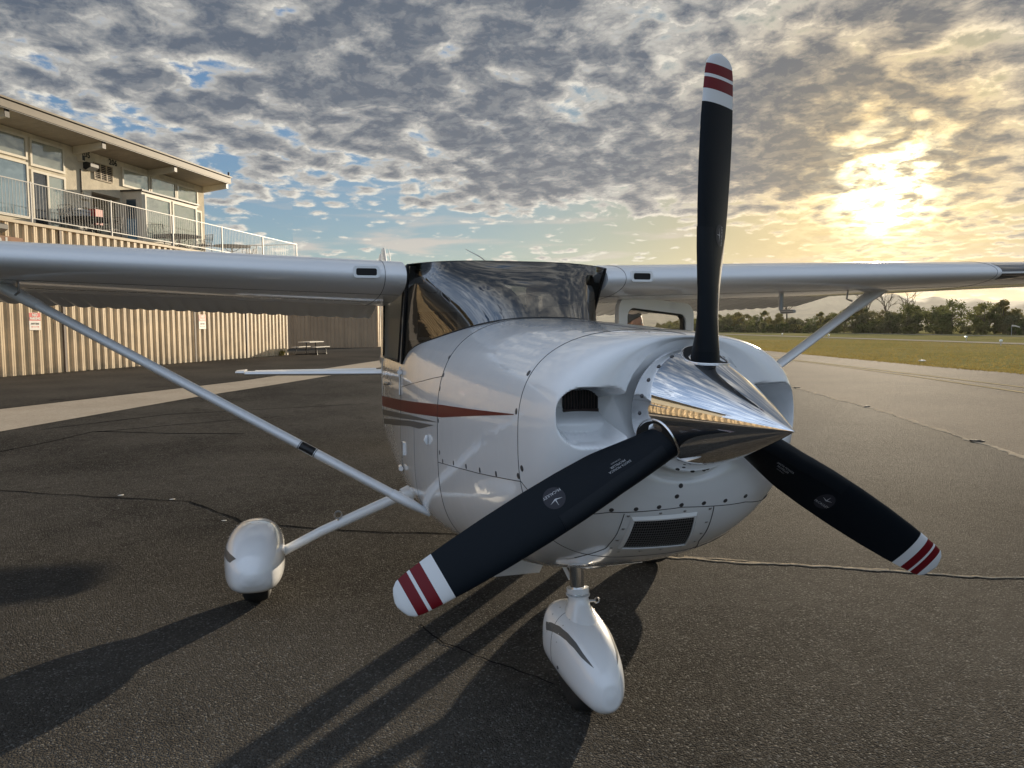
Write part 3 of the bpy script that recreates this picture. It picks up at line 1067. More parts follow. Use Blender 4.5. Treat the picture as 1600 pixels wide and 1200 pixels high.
flood_lamp(7.02, 8.22, W_)
flood_lamp(-0.05, 4.80, 0.065)
b = MB(); bbox(b, 6.48, 6.68, W_ + .002, W_ + .2, 8.36, 8.6); b.build('loudspeaker', M_CREAM, bld)
b = MB(); bbox(b, 6.52, 6.66, W_ + .202, W_ + .21, 8.38, 8.58); b.build('loudspeaker_grille', M_BLACK, bld)
b = MB(); b.tube([L(6.6, W_ + .03, 7.05), L(6.6, W_ + .03, 8.05)], .03, 8); b.build('conduit', M_FASC, bld)
b = MB(); bbox(b, 6.58, 6.95, W_ + .002, W_ + .16, 6.86, 7.12); b.build('junction_box', M_CREAM, bld)
b = MB(); bbox(b, 6.62, 6.9, W_ + .002, W_ + .13, 6.52, 6.76); b.build('junction_box', M_CREAM, bld)
b = MB(); bbox(b, -.7, 1.1, .07, .10, 4.12, 4.58); sg = b.build('number_board', M_RUST, bld)
v, f = text_mesh('201', .62, bold=.01)
b = MB(); b.add([L(.12 + x, .106, 4.30 + y) for x, y, z in v], f); b.build('number_lettering', M_WHITE, sg)

# balcony railing
rail = MB()
bbox(rail, -24, 21.2, -.015, .02, 6.485, 6.515)
bbox(rail, 21.16, 21.195, -6, -.016, 6.475, 6.515)
rail = rail.build('balcony_railing', M_WHITE, bld)
b = MB(); bbox(b, -24, 21.2, -.012, .012, 5.31, 5.34); bbox(b, 21.165, 21.19, -6, -.013, 5.31, 5.34); b.build('bottom_rail', M_WHITE, rail)
b = MB(); bbox(b, -.025, .025, -.025, .025, 5.15, 6.54); p0 = b.build('post', M_WHITE, rail)
first = True
for s, n in [(-6.2, 0), (-2.3, 0), (1.62, 0), (5.5, 0), (9.36, 0), (13.23, 0), (17.2, 0), (21.17, 0), (21.17, -3)]:
    o = p0 if first else p0.copy()
    if not first:
        COL.objects.link(o); o.parent = rail
    first = False
    o.location = L(s, n, 0)
b = MB(); bbox(b, -.005, .005, -.005, .005, 5.34, 6.475); p0 = b.build('baluster', M_WHITE, rail)
first = True
bl = [(-2.2 + k * .14, 0) for k in range(int(23.3 / .14))] + [(21.175, -.14 - k * .14) for k in range(20)]
for s, n in bl:
    o = p0 if first else p0.copy()
    if not first:
        COL.objects.link(o); o.parent = rail
    first = False
    o.location = L(s, n, 0)


def bw(s, n, h):
    """building coordinates to world"""
    c, q = math.cos(B_ANG), math.sin(B_ANG)
    return (-25.161 + s * c + n * q, -10.358 + s * q - n * c, h)


# patio furniture on the deck
def patio_table(s, n, label):
    root = empty('patio_table', bw(s, n, 5.15), B_ANG, label, 'table', 'round patio tables on the balcony')
    b = MB()
    R0, nseg = .95, 32
    rows = [[(R * math.cos(a), R * math.sin(a), z) for a in [2 * math.pi * k / nseg for k in range(nseg)]] for R, z in ((.01, .70), (R0, .70), (R0 + .015, .715), (R0, .735), (.01, .735))]
    b.grid(rows, closed_v=True, flip=True); b.build('tabletop', M_BLACK, root, smooth=40)
    b = MB(); b.tube([(0, 0, .02), (0, 0, .70)], .035, 8); b.build('pedestal', M_BLACK, root)
    for k in range(4):
        a = k * 1.571 + .5
        b = MB(); b.tube([(0, 0, .35), (.3 * math.cos(a), .3 * math.sin(a), .18), (.5 * math.cos(a), .5 * math.sin(a), .0)], .02, 6); b.build('leg', M_BLACK, root)
        b = MB(); b.tube([(0, 0, .42), (.22 * math.cos(a), .22 * math.sin(a), .5), (.45 * math.cos(a), .45 * math.sin(a), .69)], .015, 6); b.build('brace', M_BLACK, root)


def patio_chair(s, n, rz, label):
    root = empty('patio_chair', bw(s, n, 5.15), B_ANG + rz, label, 'chair', 'wire patio chairs on the balcony')
    b = MB()
    for k in range(9):
        y = -.26 + k * .065
        b.tube([(-.26, y, .48), (.26, y, .50)], .009, 5)
    b.tube([(-.27, -.27, .48), (.27, -.27, .5), (.27, .27, .5), (-.27, .27, .48), (-.27, -.27, .48)], .016, 6)
    b.build('seat', M_BLACK, root)
    b = MB()
    for k in range(9):
        y = -.26 + k * .065
        b.tube([(-.27, y, .5), (-.38, y, 1.02)], .009, 5)
    b.tube([(-.27, -.28, .48), (-.39, -.28, 1.04), (-.39, .28, 1.04), (-.27, .28, .48)], .016, 6)
    b.build('backrest', M_BLACK, root)
    for sx_, sy in ((1, 1), (1, -1), (-1, 1), (-1, -1)):
        b = MB(); b.tube([(.25 * sx_, .26 * sy, .49), (.30 * sx_, .29 * sy, 0)], .016, 6); b.build('leg', M_BLACK, root)
    for sy in (1, -1):
        b = MB(); b.tube([(-.33, .29 * sy, .74), (.2, .31 * sy, .74), (.26, .28 * sy, .5)], .015, 6); b.build('armrest', M_BLACK, root)


patio_table(5.75, -1.1, 'black round patio table outside the sliding door and the vent')
patio_table(11.4, -1.05, 'black round patio table in front of the entrance lobby windows')
patio_table(15.9, -1.05, 'black round patio table at the open end of the balcony past the wall')
patio_chair(4.55, -.9, 0.0, 'wire patio chair beside the sliding door, its back to the camera side')
patio_chair(7.1, -1.3, math.pi, 'wire patio chair before the dark doorway behind the first table')
patio_chair(10.0, -1.0, .1, 'wire patio chair on the near side of the lobby window table')
patio_chair(13.2, -1.0, 2.8, 'wire patio chair between the lobby table and the end table')
patio_chair(17.9, -1.2, 3.3, 'wire patio chair at the far end of the balcony by the last table')
g_ = empty('storage_bin', bw(6.25, -1.95, 5.15), B_ANG, 'grey storage bin against the stucco wall beneath the junction boxes', 'bin')
b = MB(); b.box((-.42, -.22, 0), (.42, .22, 1.12)); b.build('body', M_GREY, g_)
b = MB(); b.box((-.45, -.25, 1.122), (.45, .25, 1.2)); b.build('lid', M_GREY, g_)
g_ = empty('fire_extinguisher', bw(6.72, -1.66, 5.8), B_ANG, 'red fire extinguisher cabinet beside the dark doorway', 'extinguisher')
b = MB(); b.box((-.2, -.16, 0), (.2, .16, .62)); b.build('cabinet', M_RED, g_)
b = MB(); b.tube([(0, 0, -.65), (0, 0, 0)], .05, 8); b.build('post', M_BLACK, g_)
b = MB(); b.tube([(-.1, -.0, .62), (-.05, 0, .7), (.1, 0, .7)], .03, 8); b.build('handle', M_BLACK, g_)


# wall signs
def wall_sign(s0, s1, h0, h1, label, faded):
    root = empty('parking_sign', bw((s0 + s1) / 2, .072, (h0 + h1) / 2), B_ANG, label, 'sign', 'no parking signs on the hangar wall')
    w, h = (s1 - s0) / 2, (h1 - h0) / 2
    red = mat('sign_red_faded', (0.62, 0.20, 0.14), .5) if faded else mat('sign_red', (0.60, 0.045, 0.04), .45)
    wht = mat('sign_white', (0.72, 0.68, 0.62), .5)
    b = MB(); b.box((-w, 0, -h), (w, -.012, h)); b.build('plate', wht, root)
    b = MB(); b.box((-w, -.013, h * .08), (w, -.017, h * .98)); b.build('red_panel', red, root)

    def tx(st, size, z, mt, yy):
        v, f = text_mesh(st, size, bold=.006)
        q = MB(); q.add([(x, -yy, z + y) for x, y, zz in v], f); q.build('lettering', mt, root)
    tx('NO', .14, h * .72, wht, .021)
    tx('PARKING', .105, h * .32, wht, .021)
    gr = M_FASC if faded else M_BLACK
    tx('ANY TIME', .075, -h * .28, gr, .017)
    b = MB(); b.box((-w * .55, -.013, -h * .66), (w * .55, -.016, -h * .60)); b.add([(-w * .7, -.014, -h * .63), (-w * .5, -.014, -h * .53), (-w * .5, -.014, -h * .73)], [(0, 1, 2)]); b.add([(w * .7, -.014, -h * .63), (w * .5, -.014, -h * .73), (w * .5, -.014, -h * .53)], [(0, 1, 2)]); b.build('arrow', red, root)


wall_sign(1.20, 1.68, 1.53, 2.12, 'red and white no parking sign on the hangar wall above the wing strut', False)
wall_sign(10.95, 11.5, 1.53, 2.20, 'faded no parking sign on the hangar wall between two door joints', True)

# hangar across the far end, its face in shade
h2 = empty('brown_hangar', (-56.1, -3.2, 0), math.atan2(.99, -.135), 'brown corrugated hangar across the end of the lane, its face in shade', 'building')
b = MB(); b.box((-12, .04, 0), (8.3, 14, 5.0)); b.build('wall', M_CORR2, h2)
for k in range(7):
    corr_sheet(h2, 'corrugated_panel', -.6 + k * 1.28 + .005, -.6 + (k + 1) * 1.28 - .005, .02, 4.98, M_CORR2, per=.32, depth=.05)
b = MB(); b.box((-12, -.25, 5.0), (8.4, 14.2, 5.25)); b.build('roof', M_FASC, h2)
b = MB(); b.box((1.35, -.055, .02), (1.45, 0.03, 4.6)); b.build('door_joint', mat('door_joint_metal', (0.10, 0.07, 0.05), 0.6), h2)
h3 = empty('tan_hangar', (-57.6, 4.85, 0), B_ANG, 'tan corrugated hangar with a sunlit face seen past the cabin window', 'building')
b = MB(); b.box((0.0, .04, 0), (16, 12, 5.0)); b.build('wall', M_CORR, h3)
for k in range(8):
    corr_sheet(h3, 'corrugated_panel', 0.0 + k * 1.95 + .005, (k + 1) * 1.95 - .005, .02, 4.98, M_CORR)
b = MB(); b.box((-.2, -.2, 5.0), (16, 12, 5.25)); b.build('roof', M_FASC, h3)

# picnic table
pt = empty('picnic_table', (-43.2, -0.25, 0), B_ANG, 'picnic table with pale top standing past the hangar corner', 'table')
M_PTOP = mat('pale_picnic_top', (0.55, 0.52, 0.45), .7)
for k in range(3):
    b = MB(); b.box((-.95, -.37 + k * .25, .72), (.95, -.14 + k * .25, .77)); b.build('plank', M_PTOP, pt)
for sy in (-1, 1):
    b = MB(); b.box((-.95, .62 * sy - .14, .43), (.95, .62 * sy + .14, .47)); b.build('bench', M_PTOP, pt)
for sx_ in (-.62, .62):
    b = MB(); b.tube([(sx_, -.62, .42), (sx_, -.68, .03), (sx_, .68, .03), (sx_, .62, .42)], .03, 8)
    b.tube([(sx_, 0, .03), (sx_, 0, .72)], .03, 8); b.build('leg_frame', M_BLACK, pt)

# weed at the foot of the hangar
rw = random.Random(9)
b = MB()
for k in range(60):
    a = rw.uniform(0, 6.28)
    p = Vector((rw.gauss(0, .12), rw.gauss(0, .08), 0))
    e = p + Vector((math.cos(a) * .12, math.sin(a) * .12, rw.uniform(.1, .35)))
    s_ = Vector((-math.sin(a), math.cos(a), 0)) * .03
    b.add([p - s_ * .3, p + s_ * .3, p.lerp(e, .6) + s_, e, p.lerp(e, .6) - s_], [(0, 1, 2, 3, 4)])
o = b.build('weed', M_LEAF[0]); o.location = bw(18.6, .22, .0)
tag(o, 'small green weed growing at the foot of the hangar wall', 'plant')

# airfield bits beyond the grass
def af_light(x, y, label):
    root = empty('edge_light', (x, y, -.03), 0, label, 'light', 'runway edge lights')
    b = MB(); b.tube([(0, 0, 0), (0, 0, .3)], .035, 8); b.build('stake', M_WHITE, root)
    b = MB(); b.tube([(0, 0, .3), (0, 0, .36), (0, 0, .46), (0, 0, .5)], [.06, .13, .12, .04], 10); b.build('lens', mat('white_lens', (.85, .85, .8), .2), root, smooth=50)


af_light(-43.5, 52.0, 'white runway edge light in the grass, on the far right')
af_light(-60.5, 66.8, 'white runway edge light standing past the runway strip')
af_light(-79.0, 64.5, 'small white runway edge light halfway along the strip')
af_light(-97.0, 70.5, 'small white runway edge light close to the wing strut')
mk = empty('windsock', (-91.0, 108.5, -.05), 0.6, 'small windsock on a thin pole before the trees on the far right', 'windsock')
b = MB(); b.tube([(0, 0, 0), (0, 0, 1.6)], .03, 8); b.build('pole', M_GREY, mk)
b = MB(); b.tube([(0, 0, 1.55), (.5, 0, 1.5), (1.1, 0, 1.3)], [.14, .11, .07], 10, cap=False); b.build('sock', mat('pale_sock', (.6, .55, .45), .8), mk, smooth=60)
o = lump('paper_scrap', -24.3, 25.6, .16, M_CHIP, 'pale scrap of litter lying at the edge of the grass', 'litter', seed=8, flat=.25)
# ------------------------------------------------------------------ the aeroplane (x forward, y to port, z up; wheels on z = 0)
M_PAINT = mat('white_aircraft_paint', (0.85, 0.86, 0.87), 0.25, spec=0.5, coat=1.0, coat_r=0.012)
_t = M_PAINT.node_tree
_b = _t.nodes['Principled BSDF']
_pos = N(_t, 'ShaderNodeNewGeometry').outputs['Position']
_bp = N(_t, 'ShaderNodeBump', {'Strength': 0.5, 'Distance': 0.0035, 'Height': MA(_t, 'ADD', NOI(_t, _pos, 7.0, 2, 0.5), MA(_t, 'MULTIPLY', NOI(_t, _pos, 26.0, 2, 0.5), 0.12))})
_t.links.new(_bp.outputs[0], _b.inputs['Coat Normal'])
M_PAINT2 = mat('white_wing_paint', (0.76, 0.77, 0.78), 0.3, spec=0.5, coat=0.7, coat_r=0.06)
M_CHROME = mat('polished_aluminium', (0.86, 0.86, 0.87), 0.035, metal=1.0, bump=0.012, bscale=18)
M_OLEO = mat('chrome_oleo', (0.8, 0.8, 0.8), 0.08, metal=1.0)
M_BLADE_B = mat('black_blade_paint', (0.005, 0.008, 0.012), 0.45, spec=0.12, bump=0.03, bscale=160)
M_BOOT = mat('black_rubber_boot', (0.006, 0.009, 0.013), 0.42, spec=0.16)
M_BL_RED = mat('blade_red', (0.15, 0.006, 0.011), 0.4, spec=.25)
M_BL_WHT = mat('blade_white', (0.68, 0.69, 0.70), 0.35)
M_TYRE = mat('tyre_rubber', (0.014, 0.014, 0.014), 0.75, bump=0.3, bscale=50)
M_STR_RED = mat('stripe_maroon', (0.13, 0.006, 0.008), 0.4, spec=0.25, coat=0.06)
M_STR_GRY = mat('stripe_grey', (0.12, 0.12, 0.118), 0.4, spec=0.25, coat=0.06)
M_SEAM = mat('panel_gap', (0.05, 0.05, 0.05), 0.8)
M_SCREW = mat('dull_fastener', (0.10, 0.10, 0.105), 0.45, metal=0.6)
M_SCREWB = mat('bright_fastener', (0.42, 0.42, 0.42), 0.3, metal=0.9)
M_SEALR = mat('black_seal', (0.010, 0.010, 0.011), 0.5)
M_CABIN = mat('cabin_dark', (0.018, 0.017, 0.016), 0.8)
M_SEAT = mat('seat_leather', (0.06, 0.05, 0.04), 0.6)
M_LINER = mat('cabin_liner', (0.10, 0.095, 0.085), 0.8)
M_STEEL = mat('grey_steel', (0.32, 0.32, 0.33), 0.35, metal=0.8)
M_GRILLM = mat('grille_metal', (0.16, 0.155, 0.15), 0.45, metal=0.6)
M_INTK = mat('intake_fin', (0.035, 0.02, 0.016), 0.6)


def glass_mat(name, tint, streak, refl=0.8, base=0.02):
    mt = bpy.data.materials.new(name)
    mt.use_nodes = True
    t = mt.node_tree
    t.nodes.clear()
    pos = N(t, 'ShaderNodeNewGeometry').outputs['Position']
    mp = N(t, 'ShaderNodeMapping', {'Vector': pos, 'Scale': (1.2, 0.8, 3.0)}).outputs[0]
    h = NOI(t, mp, 3.0, 3, 0.5, 0.6)
    bp = N(t, 'ShaderNodeBump', {'Strength': streak, 'Distance': 0.02, 'Height': h}).outputs[0]
    tr = N(t, 'ShaderNodeBsdfTransparent', {'Color': (*tint, 1)})
    gl = N(t, 'ShaderNodeBsdfGlossy', {'Color': (1, 1, 1, 1), 'Roughness': 0.012, 'Normal': bp})
    fr = N(t, 'ShaderNodeFresnel', {'IOR': 1.55, 'Normal': bp}).outputs[0]
    f = MA(t, 'ADD', MA(t, 'MULTIPLY', fr, refl), base, clamp=True)
    mx = N(t, 'ShaderNodeMixShader', {0: f, 1: tr.outputs[0], 2: gl.outputs[0]})
    N(t, 'ShaderNodeOutputMaterial', {0: mx.outputs[0]})
    return mt


M_GLASS = glass_mat('windshield_acrylic', (0.13, 0.13, 0.125), 0.05, 0.20)
M_GLASS2 = glass_mat('door_acrylic', (0.94, 0.93, 0.91), 0.05, 0.03, 0.0)

ac = empty('airplane', (0, 0, 0), 0, 'white high wing single engine airplane with black three blade propeller and chrome spinner', 'airplane')


def sgp(v, p):
    return math.copysign(abs(v) ** p, v)


def sec(row, t):
    """row: x, z_top, z_bottom, half width, z_mid, n_top, n_bottom; t = 0 at the top, towards +y"""
    x, zt, zb, hw, zm, nt, nb = row
    c, s = math.cos(t), math.sin(t)
    n = nt if c >= 0 else nb
    y = hw * sgp(s, 2 / n)
    z = zm + ((zt - zm) if c >= 0 else (zm - zb)) * sgp(c, 2 / n)
    return Vector((x, y, z))


def t_of_z(row, z):
    x, zt, zb, hw, zm, nt, nb = row
    if z >= zm:
        return math.acos(min(1, ((z - zm) / (zt - zm))) ** (nt / 2))
    return math.acos(-min(1, ((zm - z) / (zm - zb))) ** (nb / 2))


COWL = [
    (.846, 1.545, 1.128, .208, 1.336, 2.0, 2.0),
    (.853, 1.552, 1.108, .285, 1.335, 2.15, 2.1),
    (.842, 1.557, 1.062, .352, 1.325, 2.3, 2.2),
    (.805, 1.562, .992, .402, 1.300, 2.45, 2.35),
    (.730, 1.567, .908, .432, 1.270, 2.6, 2.55),
    (.610, 1.573, .826, .452, 1.240, 2.7, 2.75),
    (.450, 1.580, .748, .467, 1.215, 2.75, 2.9),
    (.200, 1.594, .662, .487, 1.185, 2.75, 3.0),
    (-.100, 1.608, .598, .507, 1.155, 2.8, 3.2),
    (-.420, 1.622, .555, .525, 1.130, 2.85, 3.5),
]


def smooth01(v):
    v = max(0.0, min(1.0, v))
    return v * v * (3 - 2 * v)


def inlet_sdf(y, z):
    dx = abs(abs(y) - .289) - (.103 - .066)
    dzz = abs(z - 1.322) - (.080 - .066)
    return math.hypot(max(dx, 0), max(dzz, 0)) + min(max(dx, dzz), 0) - .066


cr_rows = interp_rows(COWL, [14, 18, 18, 18, 14, 10, 8, 8, 8])
NA = 288
P = []
for row in cr_rows:
    ring = []
    for k in range(NA):
        p = sec(row, 2 * math.pi * k / NA)
        if p.x > .60 and 1.18 < p.z < 1.46 and abs(p.y) > .17:
            sd = inlet_sdf(p.y, p.z)
            dep = smooth01((.010 - sd) / .030)
            # flat lower floor that rises outwards, deep at the upper outer part
            up_ = smooth01((p.z - 1.285) / .05)
            p.x -= dep * (.135 + .075 * up_) * smooth01((p.x - .60) / .12)
        ring.append(p)
    P.append(ring)
b = MB()
b.grid(P, closed_v=True)
# the disc behind the spinner
o0 = len(b.v)
b.v += [tuple(q) for q in P[0]]
b.f.append(tuple(range(o0, o0 + NA))); b.m.append(0)
cowl = b.build('cowl', M_PAINT, ac, smooth=50, recalc=True)

# ---- fuselage below the windows, with the open port doorway
BODY = [
    (-.424, 1.622, .555, .525, 1.130, 2.85, 3.5),
    (-.900, 1.625, .535, .540, 1.120, 3.1, 4.8),
    (-1.400, 1.625, .525, .550, 1.110, 4.0, 4.8),
    (-1.900, 1.625, .540, .550, 1.110, 4.0, 4.2),
    (-2.450, 1.625, .580, .545, 1.120, 4.0, 3.4),
]
body_rows = interp_rows(BODY, [16, 14, 12, 14])
SILL = 1.375


def y_base(x):
    q = max(0.0, (-.47 - x) / .95)
    return .54 * min(1.0, q) ** (1 / 3.2)


def x_base(y):
    return -.47 - .95 * min(1, abs(y) / .54) ** 3.2


def body_row(x):
    xs = [-r[0] for r in body_rows]
    return [float(np.interp(-x, xs, body_rows[:, k])) if k else x for k in range(7)]


def t_start(row):
    x = row[0]
    if x > -1.42:
        yb = y_base(x)
        if yb <= 0.0:
            return 0.0
        return math.asin(min(1, yb / row[3]) ** (row[5] / 2)) if yb < row[3] else t_of_z(row, SILL)
    return t_of_z(row, SILL)


rows_x = sorted(set([round(float(r[0]), 4) for r in body_rows] + [-.47 - .006 * k for k in range(1, 9)] + [-1.421, -1.44, -1.4401, -2.3, -2.3001]), reverse=True)
P = []
for x in rows_x:
    row = body_row(x)
    tR = t_start(row)
    tL = tR if not (-2.3 >= x - 1e-9 or x > -1.44005 + 1e-9) else tR
    port_hole = (-2.30005 < x < -1.44005)
    tL = t_of_z(row, .72) if port_hole else tR
    ring = []
    M_ = 96
    for k in range(M_ + 1):
        t = tL + (2 * math.pi - tR - tL) * k / M_
        ring.append(sec(row, t))
    P.append(ring)
b = MB(); b.grid(P)
fus = b.build('fuselage', M_PAINT, ac, smooth=40, recalc=True)

AFT = [
    (-2.452, 1.925, .580, .548, 1.20, 3.6, 3.4),
    (-2.90, 1.84, .66, .50, 1.21, 3.2, 2.7),
    (-3.80, 1.56, .80, .375, 1.20, 2.7, 2.5),
    (-5.2, 1.40, .92, .23, 1.17, 2.4, 2.3),
    (-6.6, 1.31, 1.02, .12, 1.16, 2.2, 2.2),
    (-7.4, 1.24, 1.09, .04, 1.16, 2.0, 2.0),
]
b = MB()
A_ = interp_rows(AFT, 8)
b.grid([[sec(r, 2 * math.pi * k / 64) for k in range(64)] for r in A_], closed_v=True)
b.f.append(tuple(range(64))); b.m.append(0)
b.build('tail_cone', M_PAINT, ac, smooth=50, recalc=True)

# ---- roof, posts, windshield
b = MB()
P = []
for i in range(13):
    x = -1.03 - i * (2.452 - 1.03) / 12
    P.append([(x - .05 * abs(s) ** 4 * (1 if i == 0 else 0), .552 * s, 1.932 - .022 * abs(s) ** 3 - .006 * (i / 12)) for s in [-1 + 2 * k / 24 for k in range(25)]])
P2 = [[(p[0], p[1] * .98, p[2] - .035) for p in row] for row in P]
b.grid(P, flip=True)
b.build('cabin_roof', M_PAINT, ac, smooth=60, recalc=True)
b = MB(); b.grid(P2); b.build('headliner', M_LINER, ac, smooth=60)

NS, NV = 60, 26
P = []
for i in range(NS + 1):
    s = -1 + 2 * i / NS
    yb = .54 * s
    xb = x_base(yb)
    rb = body_row(min(xb, -.43))
    tt = math.asin(min(1, abs(yb) / rb[3]) ** (rb[5] / 2))
    base = sec(rb, tt); base.y = yb; base.x = xb
    top = Vector((-1.03 - .05 * s ** 4, .548 * s, 1.930 - .024 * abs(s) ** 3))
    col = []
    for j in range(NV + 1):
        v = j / NV
        q = base.lerp(top, v)
        bl = math.sin(math.pi * v) * (.050 * (1 - s ** 6))
        nrm = Vector((.62, .28 * s, .72)).normalized()
        col.append(q + nrm * bl)
    P.append(col)
WS = P
b = MB(); b.grid(P)
b.build('windshield', M_GLASS, ac, smooth=180, recalc=True)
# seal strip round the windshield
b = MB()
b.tube([p + Vector((.004, 0, .004)) for p in [c[0] for c in WS]], 0.0028, 6)
for e in (0, -1):
    b.tube([Vector(p) + Vector((0, math.copysign(.004, p[1]), 0)) for p in WS[e]], .008, 6)
b.build('windshield_seal', M_SEALR, ac, smooth=60)
# glare shield and instrument panel
b = MB()
P = []
for i in range(18):
    x = -.49 - i * .026
    yb = max(.01, min(y_base(x) - .03, .46))
    rb = body_row(x)
    z = sec(rb, math.asin(min(1, abs(yb) / rb[3]) ** (rb[5] / 2))).z - .03
    z = min(z - .01, 1.57)
    P.append([(x, yb * s, z) for s in [-1 + 2 * k / 12 for k in range(13)]])
b.grid(P); b.build('glare_shield', M_CABIN, ac, smooth=60)
b = MB(); b.box((-.95, -.42, .95), (-.93, .42, 1.46)); b.build('instrument_panel', M_CABIN, ac)
b = MB(); b.box((-2.44, -.36, .63), (-.5, .36, .66)); b.build('cabin_floor', M_CABIN, ac)
b = MB(); b.box((-2.9, -.36, .72), (-2.46, .36, 1.78)); b.build('rear_bulkhead', M_CABIN, ac)
b = MB(); b.box((-2.4, -.495, .95), (-1.0, -.485, 1.36)); b.build('side_lining', M_CABIN, ac)
for sy in (-1, 1):
    y = .25 * sy
    b = MB(); b.box((-1.75, y - .2, .85), (-1.3, y + .2, .98)); b.box((-1.72, y - .18, .66), (-1.35, y + .18, .85)); st_ = b.build('seat', M_SEAT, ac)
    b = MB()
    v = [(-1.72, y - .2, .98), (-1.72, y + .2, .98), (-1.86, y + .19, 1.5), (-1.86, y - .19, 1.5), (-1.82, y - .2, .98), (-1.82, y + .2, .98), (-1.95, y + .19, 1.5), (-1.95, y - .19, 1.5)]
    b.add(v, [(0, 1, 2, 3), (7, 6, 5, 4), (3, 2, 6, 7), (0, 3, 7, 4), (1, 5, 6, 2)]); b.build('backrest', M_SEAT, st_)
    b = MB(); b.box((-1.94, y - .12, 1.52), (-1.86, y + .12, 1.68)); b.build('headrest', M_SEAT, st_)
    # control yoke
    b = MB(); b.tube([(-.93, y, 1.25), (-1.1, y, 1.25)], .015, 8); b.tube([(-1.1, y - .14, 1.34), (-1.1, y - .12, 1.24), (-1.1, y + .12, 1.24), (-1.1, y + .14, 1.34)], .016, 8); b.build('control_yoke', M_CABIN, ac)


def slab(b, quad, th):
    """quad (x, z) corners on the cabin side, extruded inwards; side sign set by th"""
    pass


def side_pt(x, z, sy, off=0.0):
    y = .551 - .012 * (z - 1.375) / .5
    return Vector((x, sy * (y + off), z))


def side_panel(name, poly, sy, mt, off=0.0, th=.03, parent=ac):
    b = MB()
    b.poly_prism(poly, lambda p, d: side_pt(p[0], p[1], sy, off - d), 0.0, th)
    return b.build(name, mt, parent, recalc=True)


for sy in (-1, 1):
    side_panel('door_post', [(-1.425, SILL), (-1.475, SILL), (-1.30, 1.80), (-1.30, 1.90), (-1.085, 1.90), (-1.11, 1.86)], sy, M_PAINT)
    side_panel('rear_post', [(-2.26, SILL), (-2.452, SILL), (-2.452, 1.90), (-2.26, 1.90)], sy, M_PAINT)
    side_panel('roof_rail', [(-1.30, 1.80), (-2.26, 1.80), (-2.26, 1.90), (-1.30, 1.90)], sy, M_PAINT)
# starboard door window with rounded frame strip
win = [(-1.49, 1.39), (-2.25, 1.39), (-2.25, 1.77), (-2.22, 1.80), (-1.33, 1.80), (-1.315, 1.78)]
wn = side_panel('door_window', [(-1.48, SILL + .002), (-2.258, SILL + .002), (-2.258, 1.798), (-1.302, 1.798)], -1, M_GLASS2, off=-.006, th=.004)
b = MB(); b.tube([side_pt(*p, -1, .003) for p in win + win[:1]], .007, 6); b.build('window_seal', M_SEALR, wn)
b = MB()
b.tube([side_pt(-1.44, z, -1, .002) for z in (1.36, 1.2)] , .004, 5)
for z in (1.33, .78):
    b.tube([Vector((-1.46, -.556, z)), Vector((-1.40, -.560, z))], .014, 8)
b.build('door_hinge', M_PAINT, ac, smooth=60)

# ---- open port door
DH = Vector((-1.43, .565, 0))
DA = R_(70)
DD = Vector((-math.cos(DA), math.sin(DA), 0))
DN = Vector((math.sin(DA), math.cos(DA), 0))


def door_pt(p, d):
    return DH + DD * p[0] + Vector((0, 0, p[1])) + DN * (.018 - d)


def rr(x0, x1, z0, z1, r_, n=6, sl=0.0):
    pts = []
    for cx_, cz_, a0 in ((x1 - r_, z1 - r_ - sl, 0), (x0 + r_, z1 - r_, 90), (x0 + r_, z0 + r_, 180), (x1 - r_, z0 + r_, 270)):
        for k in range(n + 1):
            a = R_(a0 + 90 * k / n)
            pts.append((cx_ + r_ * math.cos(a), cz_ + r_ * math.sin(a)))
    return pts


def ring_prism(b, outer, inner, fn, d0, d1, mi=0):
    n = len(outer)
    v = []
    for d_ in (d0, d1):
        v += [fn(p, d_) for p in outer] + [fn(p, d_) for p in inner]
    f = []
    for i in range(n):
        j = (i + 1) % n
        f += [(i, j, n + j, n + i), (2 * n + j, 2 * n + i, 3 * n + i, 3 * n + j), (j, i, 2 * n + i, 2 * n + j), (n + i, n + j, 3 * n + j, 3 * n + i)]
    b.add(v, f, mi)


dr = MB()
outer = rr(.27, .97, 1.36, 1.772, .085, sl=.035)
inner = rr(.345, .895, 1.395, 1.700, .055, sl=.035)
ring_prism(dr, outer, inner, door_pt, 0, .036)
lowp = [(.03, .74), (.97, .74), (.97, 1.359), (.26, 1.359), (.03, 1.30)]
dr.poly_prism(lowp, door_pt, 0, .036)
door_o = dr.build('open_door', M_PAINT, ac, recalc=True)
door_o['label'] = 'open white door with rounded window frame'
b = MB(); ring_prism(b, rr(.338, .902, 1.388, 1.707, .06, sl=.035), rr(.353, .882, 1.402, 1.690, .05, sl=.035), door_pt, .012, .044); b.build('window_frame', M_SEALR, door_o, recalc=True)
b = MB(); b.poly_prism(rr(.345, .895, 1.395, 1.70, .055, sl=.035), door_pt, .028, .032); b.build('window_pane', M_GLASS2, door_o, recalc=True)

# ---- wings
TD = math.tan(R_(1.73))
Z_LE0 = 1.850
CH0 = 1.63


def wing_geo(y):
    """|y| -> LE x, chord, z of chord line at LE, incidence"""
    a = abs(y)
    ch = CH0 if a < 2.54 else CH0 + (1.09 - CH0) * (a - 2.54) / 2.85
    le = -1.062 - (0 if a < 2.54 else (a - 2.54) * .045)
    inc = R_(4.7 - 1.8 * a / 5.4)
    return le, ch, Z_LE0 + (a - .56) * TD, inc


